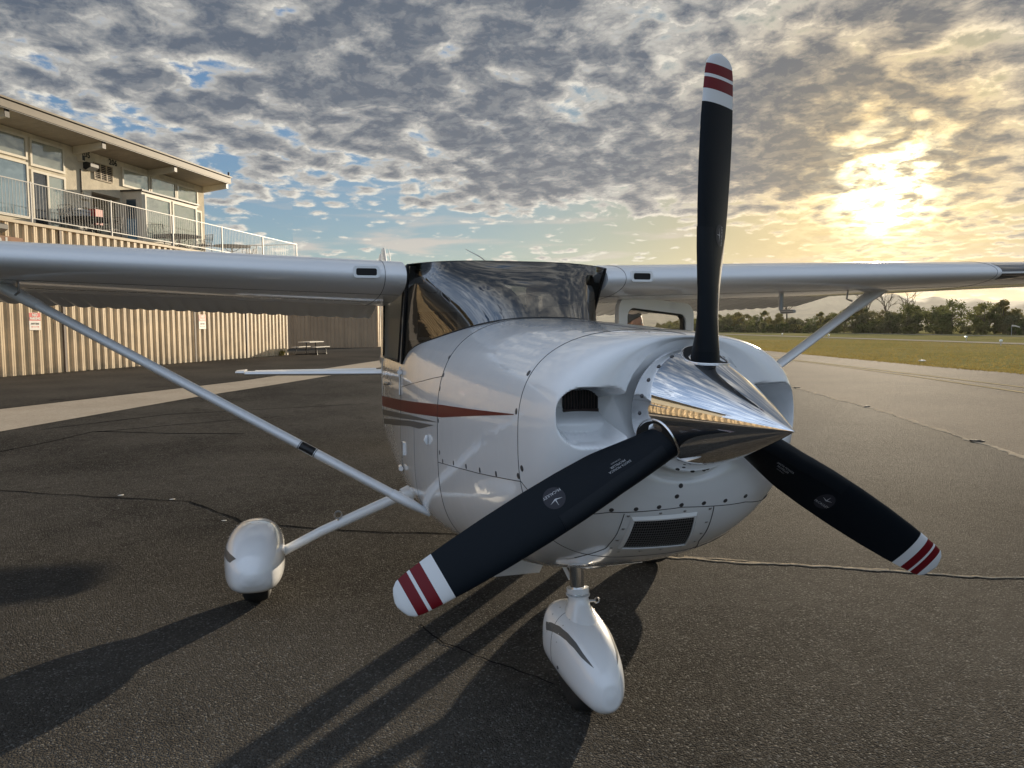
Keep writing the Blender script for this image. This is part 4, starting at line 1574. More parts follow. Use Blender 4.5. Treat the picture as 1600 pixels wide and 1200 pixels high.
def naca(xc, up):
    m_, p_, t_ = .02, .4, .125
    yt = 5 * t_ * (.2969 * math.sqrt(xc) - .1260 * xc - .3516 * xc ** 2 + .2843 * xc ** 3 - .1030 * xc ** 4)
    yc = m_ / p_ ** 2 * (2 * p_ * xc - xc * xc) if xc < p_ else m_ / (1 - p_) ** 2 * ((1 - 2 * p_) + 2 * p_ * xc - xc * xc)
    return yc + (yt if up else -yt)


def wing_pt(y, xc, up, off=0.0):
    le, ch, zl, inc = wing_geo(y)
    h = naca(xc, up) + off / ch
    dx, dz_ = xc * ch, h * ch
    return Vector((le - dx * math.cos(inc) - dz_ * math.sin(inc), y, zl - dx * math.sin(inc) + dz_ * math.cos(inc)))


def wing_skin(name, sy, y0, y1, c0, c1, mt, parent, ny, beads=0.0, smooth=35, droop=0.0):
    n = 26
    cs = [c0 + (c1 - c0) * (1 - math.cos(math.pi * .5 * k / n)) if c0 == 0 else c0 + (c1 - c0) * k / 8 for k in range((n if c0 == 0 else 8) + 1)]
    P = []
    for i in range(ny + 1):
        y = y0 + (y1 - y0) * i / ny
        off = 0.0
        if beads:
            ph = (y % .098) / .098
            off = beads * (1 - abs(2 * ph - 1)) ** 2
        ring = [wing_pt(sy * y, c, True, off * (.2 + .8 * (c - c0) / (c1 - c0))) for c in reversed(cs)]
        ring += [wing_pt(sy * y, c, False, off * (.2 + .8 * (c - c0) / (c1 - c0))) for c in (cs[1:] if c0 == 0 else cs)]
        if droop:
            piv = wing_pt(sy * y, c0, True).lerp(wing_pt(sy * y, c0, False), .8)
            rm = Matrix.Rotation(-droop, 3, 'Y')
            ring = [piv + rm @ (q - piv) for q in ring]
        P.append(ring)
    b = MB()
    b.grid(P, closed_v=(c1 < 1.0 or c0 > 0))
    k = len(P[0])
    for row, fl in ((0, 1), (len(P) - 1, 0)):
        o = len(b.v); b.v += [tuple(q) for q in P[row]]; b.f.append(tuple(range(o, o + k))); b.m.append(0)
    return b.build(name, mt, parent, smooth=smooth, recalc=True)


for sy in (-1, 1):
    w = wing_skin('wing', sy, .560, 5.25, 0.0, .715, M_PAINT2, ac, 60)
    w['label'] = 'starboard wing' if sy < 0 else 'port wing'
    wing_skin('wing_flap', sy, .60, 2.93, .722, 1.0, M_PAINT2, w, 216, beads=.010, droop=R_(10))
    wing_skin('aileron', sy, 2.96, 5.15, .722, 1.0, M_PAINT2, w, 204, beads=.010)
    # wing tip
    b = MB()
    P = []
    for i in range(9):
        s = i / 8
        y = 5.25 + .22 * math.sin(s * math.pi / 2)
        k_ = max(.02, math.cos(s * math.pi / 2))
        ring = []
        for c, u in [(q / 18, True) for q in range(18, -1, -1)] + [(q / 18, False) for q in range(1, 18)]:
            p = wing_pt(sy * 5.25, c, u)
            mid = wing_pt(sy * 5.25, c, True).lerp(wing_pt(sy * 5.25, c, False), .5)
            q = mid.lerp(p, k_); q.y = sy * y
            ring.append(q)
        P.append(ring)
    b.grid(P, closed_v=True)
    b.build('wing_tip', M_PAINT2, w, smooth=60, recalc=True)
    # chordwise skin joints
    b = MB()
    for y in (.67, 3.36):
        b.tube([wing_pt(sy * y, c * c, True, .0004) for c in [k / 20 * .85 for k in range(20, -1, -1)]] + [wing_pt(sy * y, c * c, False, -.0004) for c in [k / 20 * .85 for k in range(1, 21)]], .0016, 4)
    for c in (.16, .42):
        b.tube([wing_pt(sy * (.57 + q * .26), c, False, -.0003) for q in range(18)], .0013, 4)
    b.build('skin_joint', M_SEAM, w)
    # small rivets under the wing, joined: too small to pick apart
    b = MB()
    for c in (.17, .20, .41, .44):
        for q in range(90):
            p = wing_pt(sy * (.6 + q * .05), c, False, -.001)
            b.add([p + Vector((.004, 0, 0)), p + Vector((0, .004, 0)), p + Vector((-.004, 0, 0)), p + Vector((0, -.004, 0)), p + Vector((0, 0, -.002))], [(0, 1, 4), (1, 2, 4), (2, 3, 4), (3, 0, 4)])
    tag(b.build('rivets', M_PAINT2, w), kind='stuff')
    # cabin air inlet in the leading edge
    b = MB()
    for y0, y1, dz0, dz1, mi in ((-.062, .062, -.024, .034, 0),):
        yc = .765
        def vp(p, d, sy=sy, yc=yc):
            le, ch, zl, inc = wing_geo(yc)
            zz = zl + .004 + p[1]
            # find the leading edge surface at this height
            hh = (zz - zl) / ch
            xc = 0.0
            for q in range(200):
                xq = q * .0004
                if abs(naca(xq, hh >= 0)) >= abs(hh):
                    xc = xq; break
            return Vector((le + .003 - d, sy * (yc + p[0]), zz))
        ring_prism(b, rr(-.066, .066, -.026, .034, .016), rr(-.052, .052, -.014, .022, .010), vp, -.004, .03)
        inl = b.build('air_inlet', M_PAINT2, w, recalc=True)
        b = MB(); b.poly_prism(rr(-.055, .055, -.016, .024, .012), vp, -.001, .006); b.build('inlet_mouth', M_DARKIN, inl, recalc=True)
    # strut
    A0 = Vector((-.99, sy * .475, .615))
    A1 = Vector((-1.53, sy * (2.60 if sy < 0 else 2.80), 1.835))

    def strut_sec(t, cw, th, sy=sy, A0=A0, A1=A1):
        c = A0.lerp(A1, t)
        d_ = (A1 - A0).normalized()
        ex = Vector((1, 0, 0)); ex = (ex - d_ * ex.dot(d_)).normalized()
        nz = d_.cross(ex).normalized()
        return [c + ex * cw * .5 * math.cos(a) + nz * th * .5 * math.sin(a) for a in [2 * math.pi * k / 20 for k in range(20)]]
    b = MB(); b.grid([strut_sec(t, .094, .048) for t in (.045, .2, .5, .8, .95)], closed_v=True); st_ = b.build('wing_strut', M_PAINT2, ac, smooth=60, recalc=True)
    b = MB(); b.grid([strut_sec(t, cw, th) for t, cw, th in ((-.005, .05, .03), (0.01, .07, .036), (.05, .100, .054), (.085, .100, .054), (.087, .092, .047))], closed_v=True); b.build('lower_cuff', M_PAINT2, st_, smooth=60, recalc=True)
    b = MB(); b.grid([strut_sec(t, cw, th) for t, cw, th in ((.885, .092, .047), (.887, .112, .056), (.94, .13, .062), (1.0, .17, .07), (1.03, .24, .07))], closed_v=True); b.build('upper_cuff', M_PAINT2, st_, smooth=60, recalc=True)
    if sy < 0:
        b = MB()
        for t0 in (.262, .298):
            b.grid([strut_sec(t0, .0965, .0505), strut_sec(t0 + .0012, .0965, .0505)], closed_v=True)
        b.build('strut_clamp_line', M_SEALR, st_, recalc=True)
        b = MB()
        rows = []
        for q in range(6):
            r_ = strut_sec(.265 + q * .0063, .099, .053)
            rows.append([r_[k % 20] for k in (-2, -1, 0, 1, 2, 3, 4)] if True else r_)
        b.grid(rows); tp = b.build('anti_chafe_tape', M_SEALR, st_, smooth=60)
    b = MB()
    p = wing_pt(sy * 2.42, .20, False)
    b.tube([p + Vector((0, 0, .005)), p + Vector((-.01, 0, -.05)), p + Vector((.04, 0, -.065))], .006, 8); b.build('fuel_vent', M_STEEL, w, smooth=60)
# pitot on the port wing
pw_ = wing_pt(1.93, .22, False)
b = MB(); b.tube([pw_ + Vector((0, 0, .01)), pw_ + Vector((0, 0, -.10)), pw_ + Vector((.012, 0, -.118)), pw_ + Vector((.14, 0, -.118))], [.016, .015, .013, .011], 10)
b.build('pitot_tube', M_STEEL, ac, smooth=60)
# landing light lens in the port leading edge
b = MB()
P = []
for i in range(15):
    y = 3.40 + .58 * i / 14
    P.append([wing_pt(y, c, True, .002) for c in [.06, .045, .03, .018, .008, .002, 0]] + [wing_pt(y, c, False, -.002) for c in [.002, .008, .018, .03, .045]])
b.grid(P); b.build('landing_light_lens', mat('dark_lens', (.02, .022, .025), .06, spec=1.0, coat=1.0), ac, smooth=60, recalc=True)

# ---- tail
def flat_foil(name, pts, th, axis, parent, mt=M_PAINT2):
    """pts: list of (LE point, TE point) span stations"""
    b = MB()
    P = []
    for le, te, t_ in pts:
        le, te = Vector(le), Vector(te)
        ring = []
        for k in range(24):
            a = 2 * math.pi * k / 24
            xc = .5 - .5 * math.cos(a)
            h = t_ * math.sin(a) * (1 - .55 * xc)
            p = le.lerp(te, xc)
            p = p + (Vector((0, 0, h)) if axis == 'z' else Vector((0, h, 0)))
            ring.append(p)
        P.append(ring)
    b.grid(P, closed_v=True)
    for row in (0, -1):
        o = len(b.v); b.v += [tuple(q) for q in P[row]]; b.f.append(tuple(range(o, o + 24))); b.m.append(0)
    return b.build(name, mt, parent, smooth=50, recalc=True)


ZS = 1.03
for sy in (-1, 1):
    s_ = flat_foil('stabilizer', [((-6.30, sy * .08, ZS), (-6.98, sy * .08, ZS), .045), ((-6.72, sy * 1.72, ZS), (-7.05, sy * 1.72, ZS), .035)], .05, 'z', ac)
    flat_foil('elevator', [((-6.99, sy * .12, ZS), (-7.42, sy * .12, ZS), .028), ((-7.06, sy * 1.62, ZS), (-7.38, sy * 1.62, ZS), .022)], .04, 'z', s_)
    flat_foil('elevator_tip', [((-6.70, sy * 1.725, ZS + .012), (-7.40, sy * 1.725, ZS + .012), .035), ((-6.78, sy * 1.83, ZS + .012), (-7.34, sy * 1.83, ZS + .012), .02)], .04, 'z', s_)
fin = flat_foil('fin', [((-5.6, 0, 1.30), (-6.85, 0, 1.16), .05), ((-6.95, 0, 2.60), (-7.35, 0, 2.60), .016)], .05, 'y', ac)
flat_foil('rudder', [((-6.87, 0, 1.16), (-7.4, 0, 1.16), .04), ((-7.36, 0, 2.57), (-7.75, 0, 2.50), .012)], .04, 'y', fin)

# ---- antennas
for (x, y, dx) in ((-1.55, .03, -.055), (-2.35, -.47, -.02)):
    b = MB()
    b.tube([(x, y, 1.925), (x, y, 1.945)], .02, 10)
    if y > 0:
        b.tube([(x, y, 1.94), (x - .30, y - .015, 2.03), (x - .32, y - .10, 2.075)], [.004, .003, .002], 6)
    else:
        b.tube([(x, y, 1.94), (x - .16, y - .01, 2.13)], [.004, .002], 6)
    b.build('antenna', M_STEEL, ac)

# ---- main gear
FAIR_M = [  # dx, z bottom, z top, half width, n
    (.447, .266, .282, .006, 2.0), (.442, .245, .302, .032, 2.0), (.425, .212, .338, .068, 2.1), (.385, .172, .385, .108, 2.2), (.30, .145, .430, .142, 2.35), (.18, .136, .458, .160, 2.5),
    (.02, .134, .464, .162, 2.5), (-.14, .125, .450, .150, 2.4), (-.27, .150, .408, .115, 2.3), (-.39, .205, .345, .060, 2.1), (-.45, .255, .295, .012, 2.0)]


def pod(name, rows, x0, y0, mt, parent, n=48, sub=6, zoff=0.0, bot_n=0.0):
    A = interp_rows(rows, sub)
    P = []
    for dx, zb, zt, hw, nn in A:
        zm = zb + (zt - zb) * .46
        P.append([sec((x0 + dx, zt + zoff, zb + zoff, max(hw, .002), zm + zoff, max(nn, 1.9), max(nn, 1.9) + (bot_n if nn > 2.05 else 0)), 2 * math.pi * k / n) + Vector((0, y0, 0)) for k in range(n)])
    b = MB(); b.grid(P, closed_v=True)
    for row in (0, -1):
        o = len(b.v); b.v += [tuple(q) for q in P[row]]; b.f.append(tuple(range(o, o + n))); b.m.append(0)
    return b.build(name, mt, parent, smooth=60, recalc=True)


def tyre(name, x, y, R, wd, parent):
    b = MB()
    prof = [(R * .55, -wd * .42), (R * .8, -wd * .5), (R * .95, -wd * .40), (R, -wd * .2), (R, wd * .2), (R * .95, wd * .40), (R * .8, wd * .5), (R * .55, wd * .42)]
    b.grid([[(x + r * math.cos(a), y + q, R + r * math.sin(a)) for a in [2 * math.pi * k / 40 for k in range(40)]] for r, q in prof], closed_v=True)
    t_ = b.build(name, M_TYRE, parent, smooth=50, recalc=True)
    b = MB()
    b.grid([[(x + r * math.cos(a), y + q, R + r * math.sin(a)) for a in [2 * math.pi * k / 24 for k in range(24)]] for r, q in ((.01, -wd * .3), (R * .56, -wd * .38), (R * .56, wd * .38), (.01, wd * .3))], closed_v=True)
    b.build('wheel_hub', M_STEEL, t_, smooth=40, recalc=True)
    return t_


for sy in (-1, 1):
    WY = -1.37 if sy < 0 else 1.15
    f_ = pod('wheel_fairing', FAIR_M, -1.69, WY, M_PAINT, ac, bot_n=.8)
    f_['label'] = 'starboard wheel fairing' if sy < 0 else 'port wheel fairing'
    b = MB()
    rows = []
    for k in range(9):
        x = -1.42 - k * .03
        rows.append([(x, .392 - (.018 if k else 0.0) * 0), (x, .36 - .006 * k)])
    tyre('tyre', -1.69, WY, .205, .155, ac)
    b = MB(); b.tube([(-1.74, sy * .40, .575), (-1.73, sy * .56, .535), (-1.71, sy * 1.0, .37), (-1.69, WY - sy * .07, .235)], [.040, .033, .029, .027], 14)
    gl = b.build('gear_leg', M_PAINT, ac, smooth=60)
    b = MB(); b.tube([(-1.74, sy * .455, .556), (-1.735, sy * .52, .549)], [.062, .042], 16); b.build('leg_collar', M_PAINT, gl, smooth=40)
    b = MB()
    c0 = Vector((-1.70, sy * .90, .41 + .035))
    b.tube([c0 + Vector((0, 0, -.03)), c0], .006, 6)
    b.tube([c0 + Vector((0, .022 * math.cos(a), .02 + .022 * math.sin(a))) for a in [2 * math.pi * k / 14 for k in range(15)]], .005, 6, cap=False)
    b.build('tie_down_ring', M_STEEL, gl, smooth=60)

# ---- nose gear
FAIR_N = [(.339, .172, .186, .005, 2.0), (.335, .150, .207, .022, 2.0), (.325, .118, .240, .045, 2.1), (.285, .092, .288, .076, 2.2), (.21, .090, .335, .100, 2.35), (.10, .096, .375, .116, 2.5),
          (-.02, .105, .394, .122, 2.6), (-.12, .118, .398, .122, 2.8), (-.155, .126, .392, .113, 2.9), (-.187, .145, .380, .098, 2.8), (-.205, .180, .352, .066, 2.3), (-.210, .250, .290, .012, 2.0)]
nf = pod('nose_wheel_fairing', FAIR_N, -.03, .0, M_PAINT, ac)
tyre('nose_tyre', 0.0, 0, .185, .135, ac)
SX = -.055
b = MB(); b.grid([[(x + cx * math.cos(a), cy * math.sin(a), z) for a in [2 * math.pi * k / 28 for k in range(28)]] for x, cx, cy, z in ((-.03, .110, .066, .372), (-.035, .088, .056, .392), (-.045, .064, .046, .42), (-.05, .052, .041, .452), (-.05, .052, .041, .458), (-.05, .03, .03, .459))], closed_v=True)
b.build('strut_fairing', M_PAINT, ac, smooth=40, recalc=True)
b = MB(); b.tube([(SX, 0, .464), (SX - .003, 0, .486)], .048, 22); b.tube([(SX, 0, .456), (SX, 0, .460)], .051, 22); b.build('strut_collar', M_PAINT, ac, smooth=40)
b = MB(); b.tube([(SX, 0, .45), (SX - .03, 0, .66)], .031, 22); b.build('oleo_strut', M_OLEO, ac, smooth=40)
b = MB()
b.tube([(SX - .04, -.02, .515), (SX - .14, -.025, .56), (SX - .05, -.02, .612)], .010, 8)
b.tube([(SX - .04, .02, .515), (SX - .14, .025, .56), (SX - .05, .02, .612)], .010, 8)
b.tube([(SX - .14, -.03, .56), (SX - .14, .03, .56)], .014, 8)
b.build('torque_link', M_PAINT, ac, smooth=60)
b = MB(); b.tube([(SX, 0, .6), (SX, 0, .625)], .052, 20); b.tube([(SX - .01, -.07, .60), (SX - .01, .05, .60)], .012, 8); b.build('steering_collar', M_GRILLM, ac, smooth=40)
b = MB(); b.tube([(-.04, .03, .43), (-.04, .072, .428)], .006, 6); b.tube([Vector((-.04, .080, .428)) + Vector((0, .011 * math.cos(a), .011 * math.sin(a))) for a in [2 * math.pi * k / 12 for k in range(13)]], .003, 5); b.build('tow_pin', M_STEEL, ac)

# ---- propeller
HX, HZ = .9397, 1.336
PH = -.0342


def spin_r(s):          # s = 0 at the base, 1 at the tip
    return .1875 * max(0.0, (1 - s ** 1.13)) ** .95


SP0, SP1 = .860, 1.352
b = MB()
P = []
for k in range(49):
    s = (k / 48) ** .9
    P.append([(SP0 + (SP1 - SP0) * s, spin_r(s) * math.cos(a) if spin_r(s) > .001 else .0008 * math.cos(a), HZ + (spin_r(s) if spin_r(s) > .001 else .0008) * math.sin(a)) for a in [2 * math.pi * j / 96 for j in range(96)]])
b.grid(P, closed_v=True)
spinner = b.build('spinner', M_CHROME, ac, smooth=180, recalc=True)
b = MB(); b.grid([[(x, r * math.cos(a), HZ + r * math.sin(a)) for a in [2 * math.pi * j / 96 for j in range(96)]] for x, r in ((.850, .17), (.850, .184), (.858, .186), (.862, .182))], closed_v=True)
b.build('backplate', M_STEEL, spinner, smooth=30, recalc=True)


def frame_k(k):
    a = PH + [0, 2 * math.pi / 3, -2 * math.pi / 3][k]
    er = Vector((0, -math.sin(a), math.cos(a)))
    et = Vector((0, -math.cos(a), -math.sin(a)))
    return er, et, Vector((1, 0, 0))


HUB = Vector((HX, 0, HZ))
BR = [.10, .14, .18, .22, .28, .36, .46, .58, .70, .82, .90, .95, .975, .99, .998, 1.003]
BC = [.100, .104, .112, .122, .134, .146, .153, .154, .149, .138, .125, .115, .104, .080, .048, .015]
BT = [.092, .085, .075, .062, .048, .038, .031, .026, .022, .018, .015, .013, .011, .009, .006, .003]
BB = [52, 50, 47, 44, 40, 35.5, 31, 27, 23.5, 20.5, 19, 18, 17.5, 17.2, 17, 17]


def blade_pt(k, r, c, side, off=0.0):
    er, et, ex = frame_k(k)
    ch = float(np.interp(r, BR, BC)); th = float(np.interp(r, BR, BT)); be = R_(float(np.interp(r, BR, BB)))
    el = et * math.cos(be) + ex * math.sin(be)
    en = -et * math.sin(be) + ex * math.cos(be)
    rd = max(0.0, min(1.0, (r - .16) / .18))          # 0: elliptical shank, 1: airfoil
    ell = math.sqrt(max(0.0, 1 - c * c))
    xc = (1 - c) / 2
    foil = 2.2 * (math.sqrt(max(xc, 0)) * (1 - xc)) * 1.18
    up_ = th * .5 * ((1 - rd) * ell + rd * foil * 1.45)
    lo_ = -th * .5 * ((1 - rd) * ell + rd * foil * .42)
    h = (up_ + off) if side else (lo_ - off)
    sh = .012 * (1 - rd)
    return HUB + er * r + el * (c * ch * .5 + sh) + en * h


def blade_segment(k, r0, r1, nr, name, mt, parent, grow=0.0, c0=-1.0, c1=1.0, cap=True):
    n = 20
    cs = [c0 + (c1 - c0) * (.5 - .5 * math.cos(math.pi * q / n)) for q in range(n + 1)]
    P = []
    for i in range(nr + 1):
        r = r0 + (r1 - r0) * i / nr
        P.append([blade_pt(k, r, c, True, grow) for c in reversed(cs)] + [blade_pt(k, r, c, False, grow) for c in (cs[1:-1] if (c0, c1) == (-1.0, 1.0) else cs)])
    b = MB(); b.grid(P, closed_v=True)
    m_ = len(P[0])
    for row in (0, -1):
        o = len(b.v); b.v += [tuple(q) for q in P[row]]; b.f.append(tuple(range(o, o + m_))); b.m.append(0)
    return b.build(name, mt, parent, smooth=40, recalc=True)


M_DECAL = mat('blade_decal_print', (0.50, 0.50, 0.52), .5)
M_DISC = mat('blade_decal_disc', (0.030, 0.030, 0.038), .5, spec=.2)
M_DECAL2 = mat('blade_decal_small', (0.34, 0.35, 0.37), .5)
for k in range(3):
    bl = blade_segment(k, .10, .862, 40, 'propeller_blade', M_BLADE_B, ac)
    for r0, r1, mt in ((.862, .898, M_BL_WHT), (.898, .930, M_BL_RED), (.930, .939, M_BL_WHT), (.939, .968, M_BL_RED), (.968, 1.003, M_BL_WHT)):
        blade_segment(k, r0, r1, 6 if r1 < 1 else 12, 'tip_stripe', mt, bl)
    blade_segment(k, .175, .52, 24, 'deice_boot', M_BOOT, bl, grow=.0016, c0=.42, c1=.9985)

    def bm_pt(r, t, off):
        ch = float(np.interp(r, BR, BC))
        return blade_pt(k, r, max(-.98, min(.98, t / (ch * .5))), True, off)
    # round decal with maker's lettering and a three stroke bird
    rc, tc_, rad = .503, -.016, .031
    b = MB()
    rows = [[bm_pt(rc + q * rad * math.cos(a), tc_ + q * rad * math.sin(a), .0008) for a in [2 * math.pi * j / 32 for j in range(32)]] for q in (.02, .35, .7, 1.0)]
    b.grid(rows, closed_v=True); b.build('maker_decal', M_DISC, bl)
    fl = 1 if k != 2 else 1

    def put_text(st, size, r0, t0, mt, name, rot=0.0, off=.0014):
        v, f = text_mesh(st, size, bold=.0)
        cr_, sr_ = math.cos(rot), math.sin(rot)
        q = MB()
        q.add([bm_pt(r0 + (x * cr_ - y * sr_), t0 + (x * sr_ + y * cr_), off) for x, y, z in v], f)
        return q.build(name, mt, bl)
    # text base line runs across the blade; read with the hub towards the top
    put_text('McCAULEY', .0115, rc, tc_ - .013, M_DECAL, 'maker_lettering')
    b = MB()
    for (r1, t1), (r2, t2), wd in (((0, .005), (-.021, .011), .0036), ((0, .005), (.020, .0115), .0036), ((0, .004), (.001, .025), .0036)):
        a_, e_ = Vector((r1, t1)), Vector((r2, t2))
        d_ = (e_ - a_).normalized(); n_ = Vector((-d_.y, d_.x)) * wd * .5
        pts = [a_ - n_, a_ + n_, e_]
        b.add([bm_pt(rc + p.x, tc_ + p.y, .0015) for p in pts], [(0, 1, 2)])
    b.build('bird_emblem', M_DECAL, bl)
    for i, (st, sz) in enumerate((('SANTA MONICA', .0095), ('PROPELLER', .0095), ('310 390 6233', .0055))):
        put_text(st, sz, .305, .012 - i * .010, M_DECAL2, 'shop_lettering')
    # rim of the spinner cut-out
    er, et, ex = frame_k(k)
    ring, ring2 = [], []
    for j in range(41):
        a = 2 * math.pi * j / 40
        dx = .072 * math.cos(a); dt = .066 * math.sin(a)
        xx = HX + dx - .004
        s = (xx - SP0) / (SP1 - SP0)
        rr_ = spin_r(max(0, s))
        rad_ = math.sqrt(max(1e-6, rr_ * rr_ - dt * dt))
        ring.append(Vector((xx, 0, HZ)) + et * dt + er * (rad_ + .0015))
        ring2.append(Vector((HX + (xx - HX) * .93, 0, HZ)) + et * dt * .93 + er * (rad_ + .003))
    b = MB(); b.tube(ring, .0024, 8, cap=False); b.build('cutout_rim', M_CHROME, spinner, smooth=60)
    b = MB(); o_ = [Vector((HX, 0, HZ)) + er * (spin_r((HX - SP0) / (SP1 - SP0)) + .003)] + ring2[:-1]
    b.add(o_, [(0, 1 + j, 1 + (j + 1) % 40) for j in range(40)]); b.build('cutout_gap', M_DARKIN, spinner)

# spinner screws
sm = None
for k in range(3):
    for j in range(5):
        a = PH + 2 * math.pi / 3 * k + R_(28 + 16 * j)
        er = Vector((0, -math.sin(a), math.cos(a)))
        if sm is None:
            b = MB(); b.grid([[(r * math.cos(q), r * math.sin(q), z) for q in [2 * math.pi * i / 10 for i in range(10)]] for r, z in ((.0065, 0), (.0062, .002), (.004, .0035), (.0005, .0025))], closed_v=True)
            o = b.build('screw', M_SCREW, spinner, smooth=50, recalc=True); sm = o
        else:
            o = sm.copy(); COL.objects.link(o); o.parent = spinner
        o.location = Vector((.894, 0, HZ)) + er * (spin_r((.894 - SP0) / (SP1 - SP0)) - .0006)
        o.rotation_euler = er.to_track_quat('Z', 'Y').to_euler()
# ------------------------------------------------------------------ details lying on the aeroplane's skin
def bvh_of(objs):
    V, F = [], []
    for o in objs:
        k = len(V)
        V += [v.co.copy() for v in o.data.vertices]
        F += [[k + i for i in p.vertices] for p in o.data.polygons]
    return BVHTree.FromPolygons(V, F)


tail_o = next(o for o in ac.children if o.name == 'tail_cone')
SKIN = bvh_of([cowl, fus, tail_o])
COWLB = bvh_of([cowl])


def out_normal(p, n):
    c = Vector((p.x - .05, 0, 1.15))
    return n if n.dot(p - c) >= 0 else -n


def snap(p, off=0.0, tree=None):
    p = Vector(p)
    q, n, i, d_ = (tree or SKIN).find_nearest(p)
    n = out_normal(q, n)
    return q + n * off, n


def side_hit(x, z, sy, off=.0012):
    h = SKIN.ray_cast(Vector((x, sy * 3, z)), Vector((0, -sy, 0)))
    if h[0] is None:
        return None
    n = out_normal(h[0], h[1])
    return h[0] + n * off


def side_band(name, top, bot, mt, nx=70, nz=4):
    for sy in (-1, 1):
        x0, x1 = max(top[0][0], bot[0][0]), min(top[-1][0], bot[-1][0])
        rows = []
        for i in range(nx + 1):
            x = x0 + (x1 - x0) * i / nx
            zt = np.interp(x, [p[0] for p in top], [p[1] for p in top])
            zb = np.interp(x, [p[0] for p in bot], [p[1] for p in bot])
            r_ = [side_hit(x, zb + (zt - zb) * k / nz, sy) for k in range(nz + 1)]
            if all(q is not None for q in r_):
                rows.append(r_)
        b = MB(); b.grid(rows, flip=(sy > 0)); b.build(name, mt, ac, smooth=60)


side_band('maroon_stripe', [(-3.6, 1.03), (-2.45, 1.105), (-1.13, 1.191), (-.41, 1.244), (.13, 1.277), (.557, 1.3056)], [(-3.6, .96), (-2.45, 1.035), (-1.13, 1.129), (-.345, 1.194), (.137, 1.2535), (.557, 1.3035)], M_STR_RED)
side_band('grey_stripe', [(-3.6, .93), (-2.37, 1.017), (-1.13, 1.118), (-.44, 1.163)], [(-3.6, .90), (-2.37, .978), (-1.13, 1.094), (-.44, 1.161)], M_STR_GRY, nz=2)
side_band('grey_stripe', [(-3.6, .86), (-2.38, .955), (-1.13, 1.088), (-.51, 1.140)], [(-3.6, .81), (-2.38, .915), (-1.13, 1.058), (-.854, 1.079), (-.51, 1.1385)], M_STR_GRY)


def seam_line(pts, r=.0015, n=16, tree=None, parent=cowl, name='panel_seam'):
    P = []
    for i in range(len(pts) - 1):
        a, b_ = Vector(pts[i]), Vector(pts[i + 1])
        for k in range(n):
            P.append(snap(a.lerp(b_, k / n), .0002, tree)[0])
    P.append(snap(pts[-1], .0002, tree)[0])
    b = MB(); b.tube(P, r, 5)
    return b.build(name, M_SEAM, parent, smooth=80)


# nose bowl joint and firewall joint run right round
for i_, nm in ((78, 'x'),):
    j = min(range(len(cr_rows)), key=lambda q: abs(cr_rows[q][0] - .600))
    b = MB(); b.tube([sec(cr_rows[j], 2 * math.pi * k / 120) * 1.0 for k in range(121)], .0016, 5, cap=False); b.build('panel_seam', M_SEAM, cowl, smooth=80)
b = MB(); b.tube([sec(cr_rows[-1], 2 * math.pi * k / 120) + Vector((-.002, 0, 0)) for k in range(121)], .0022, 5, cap=False); b.build('panel_seam', M_SEAM, cowl, smooth=80)
for sy in (-1, 1):
    seam_line([(-.42, sy * .53, .985), (-.15, sy * .52, 1.012), (.2, sy * .49, 1.048), (.60, sy * .45, 1.095)])
    seam_line([(-1.42, sy * .55, 1.244), (-.95, sy * .55, 1.305), (-.43, sy * .52, 1.372)], parent=fus)
    seam_line([(-1.45, sy * .56, 1.35), (-1.45, sy * .56, 1.0), (-1.45, sy * .55, .74)], parent=fus)
    seam_line([(-1.0, sy * .55, 1.12), (-1.0, sy * .55, .8), (-1.0, sy * .5, .62)], parent=fus, r=.001)
    seam_line([(.600, sy * .44, 1.096), (.72, sy * .35, 1.03), (.80, sy * .23, 1.033), (.83, 0, 1.036)])
seam_line([(.53, -.235, .83), (.654, -.181, .8976), (.74, -.18, .96), (.8075, -.1847, 1.026)])
seam_line([(.55, .19, .84), (.671, .138, .8995), (.75, .125, .96), (.822, .109, 1.031)])
# centre joint along the top of the cowl
seam_line([(.845, .0, 1.55), (.6, 0.0, 1.573), (.2, 0, 1.594), (-.42, 0, 1.622)], r=.0010)

# quarter turn fasteners
fp = []
for sy in (-1, 1):
    fp += [(-.440, sy * .465, 1.450), (-.406, sy * .498, 1.373), (-.415, sy * .514, 1.313), (-.403, sy * .524, 1.173), (-.387, sy * .523, 1.034), (-.334, sy * .519, 1.004)]
    fp += [(-.152, sy * .508, 1.0275), (.033, sy * .495, 1.046), (.207, sy * .481, 1.062), (.384, sy * .465, 1.081)]
    fp += [(.575, sy * .4125, 1.4375), (.575, sy * .45, 1.316), (.618, sy * .44, 1.142), (.585, sy * .44, 1.112)]
fp_lo = [(.804, -.225, 1.042), (.819, -.1525, 1.041), (.828, -.081, 1.043), (.831, -.0077, 1.045), (.8296, .069, 1.045), (.8236, .146, 1.047), (.814, .222, 1.055), (.846, -.0155, 1.156), (.846, .06, 1.152), (.853, -.021, 1.107), (.843, -.03, 1.075), (.72, -.347, 1.035), (.74, .33, 1.04)]
f0 = None
for (p, r_) in [(q, .0105) for q in fp] + [(q, .0075) for q in fp_lo]:
    q, n = snap(p, .0003)
    if f0 is None:
        b = MB(); b.grid([[(rr_ * math.cos(a), rr_ * math.sin(a), z) for a in [2 * math.pi * i / 12 for i in range(12)]] for rr_, z in ((1.0, 0), (.92, .12), (.45, .17), (.02, .10))], closed_v=True)
        f0 = b.build('fastener', M_SCREW, cowl, smooth=50, recalc=True)
        o = f0
    else:
        o = f0.copy(); COL.objects.link(o); o.parent = cowl
    o.location = q
    o.rotation_euler = n.to_track_quat('Z', 'Y').to_euler()
    o.scale = (r_ * (.75 if abs(p[1]) > .44 else 1), r_, r_)
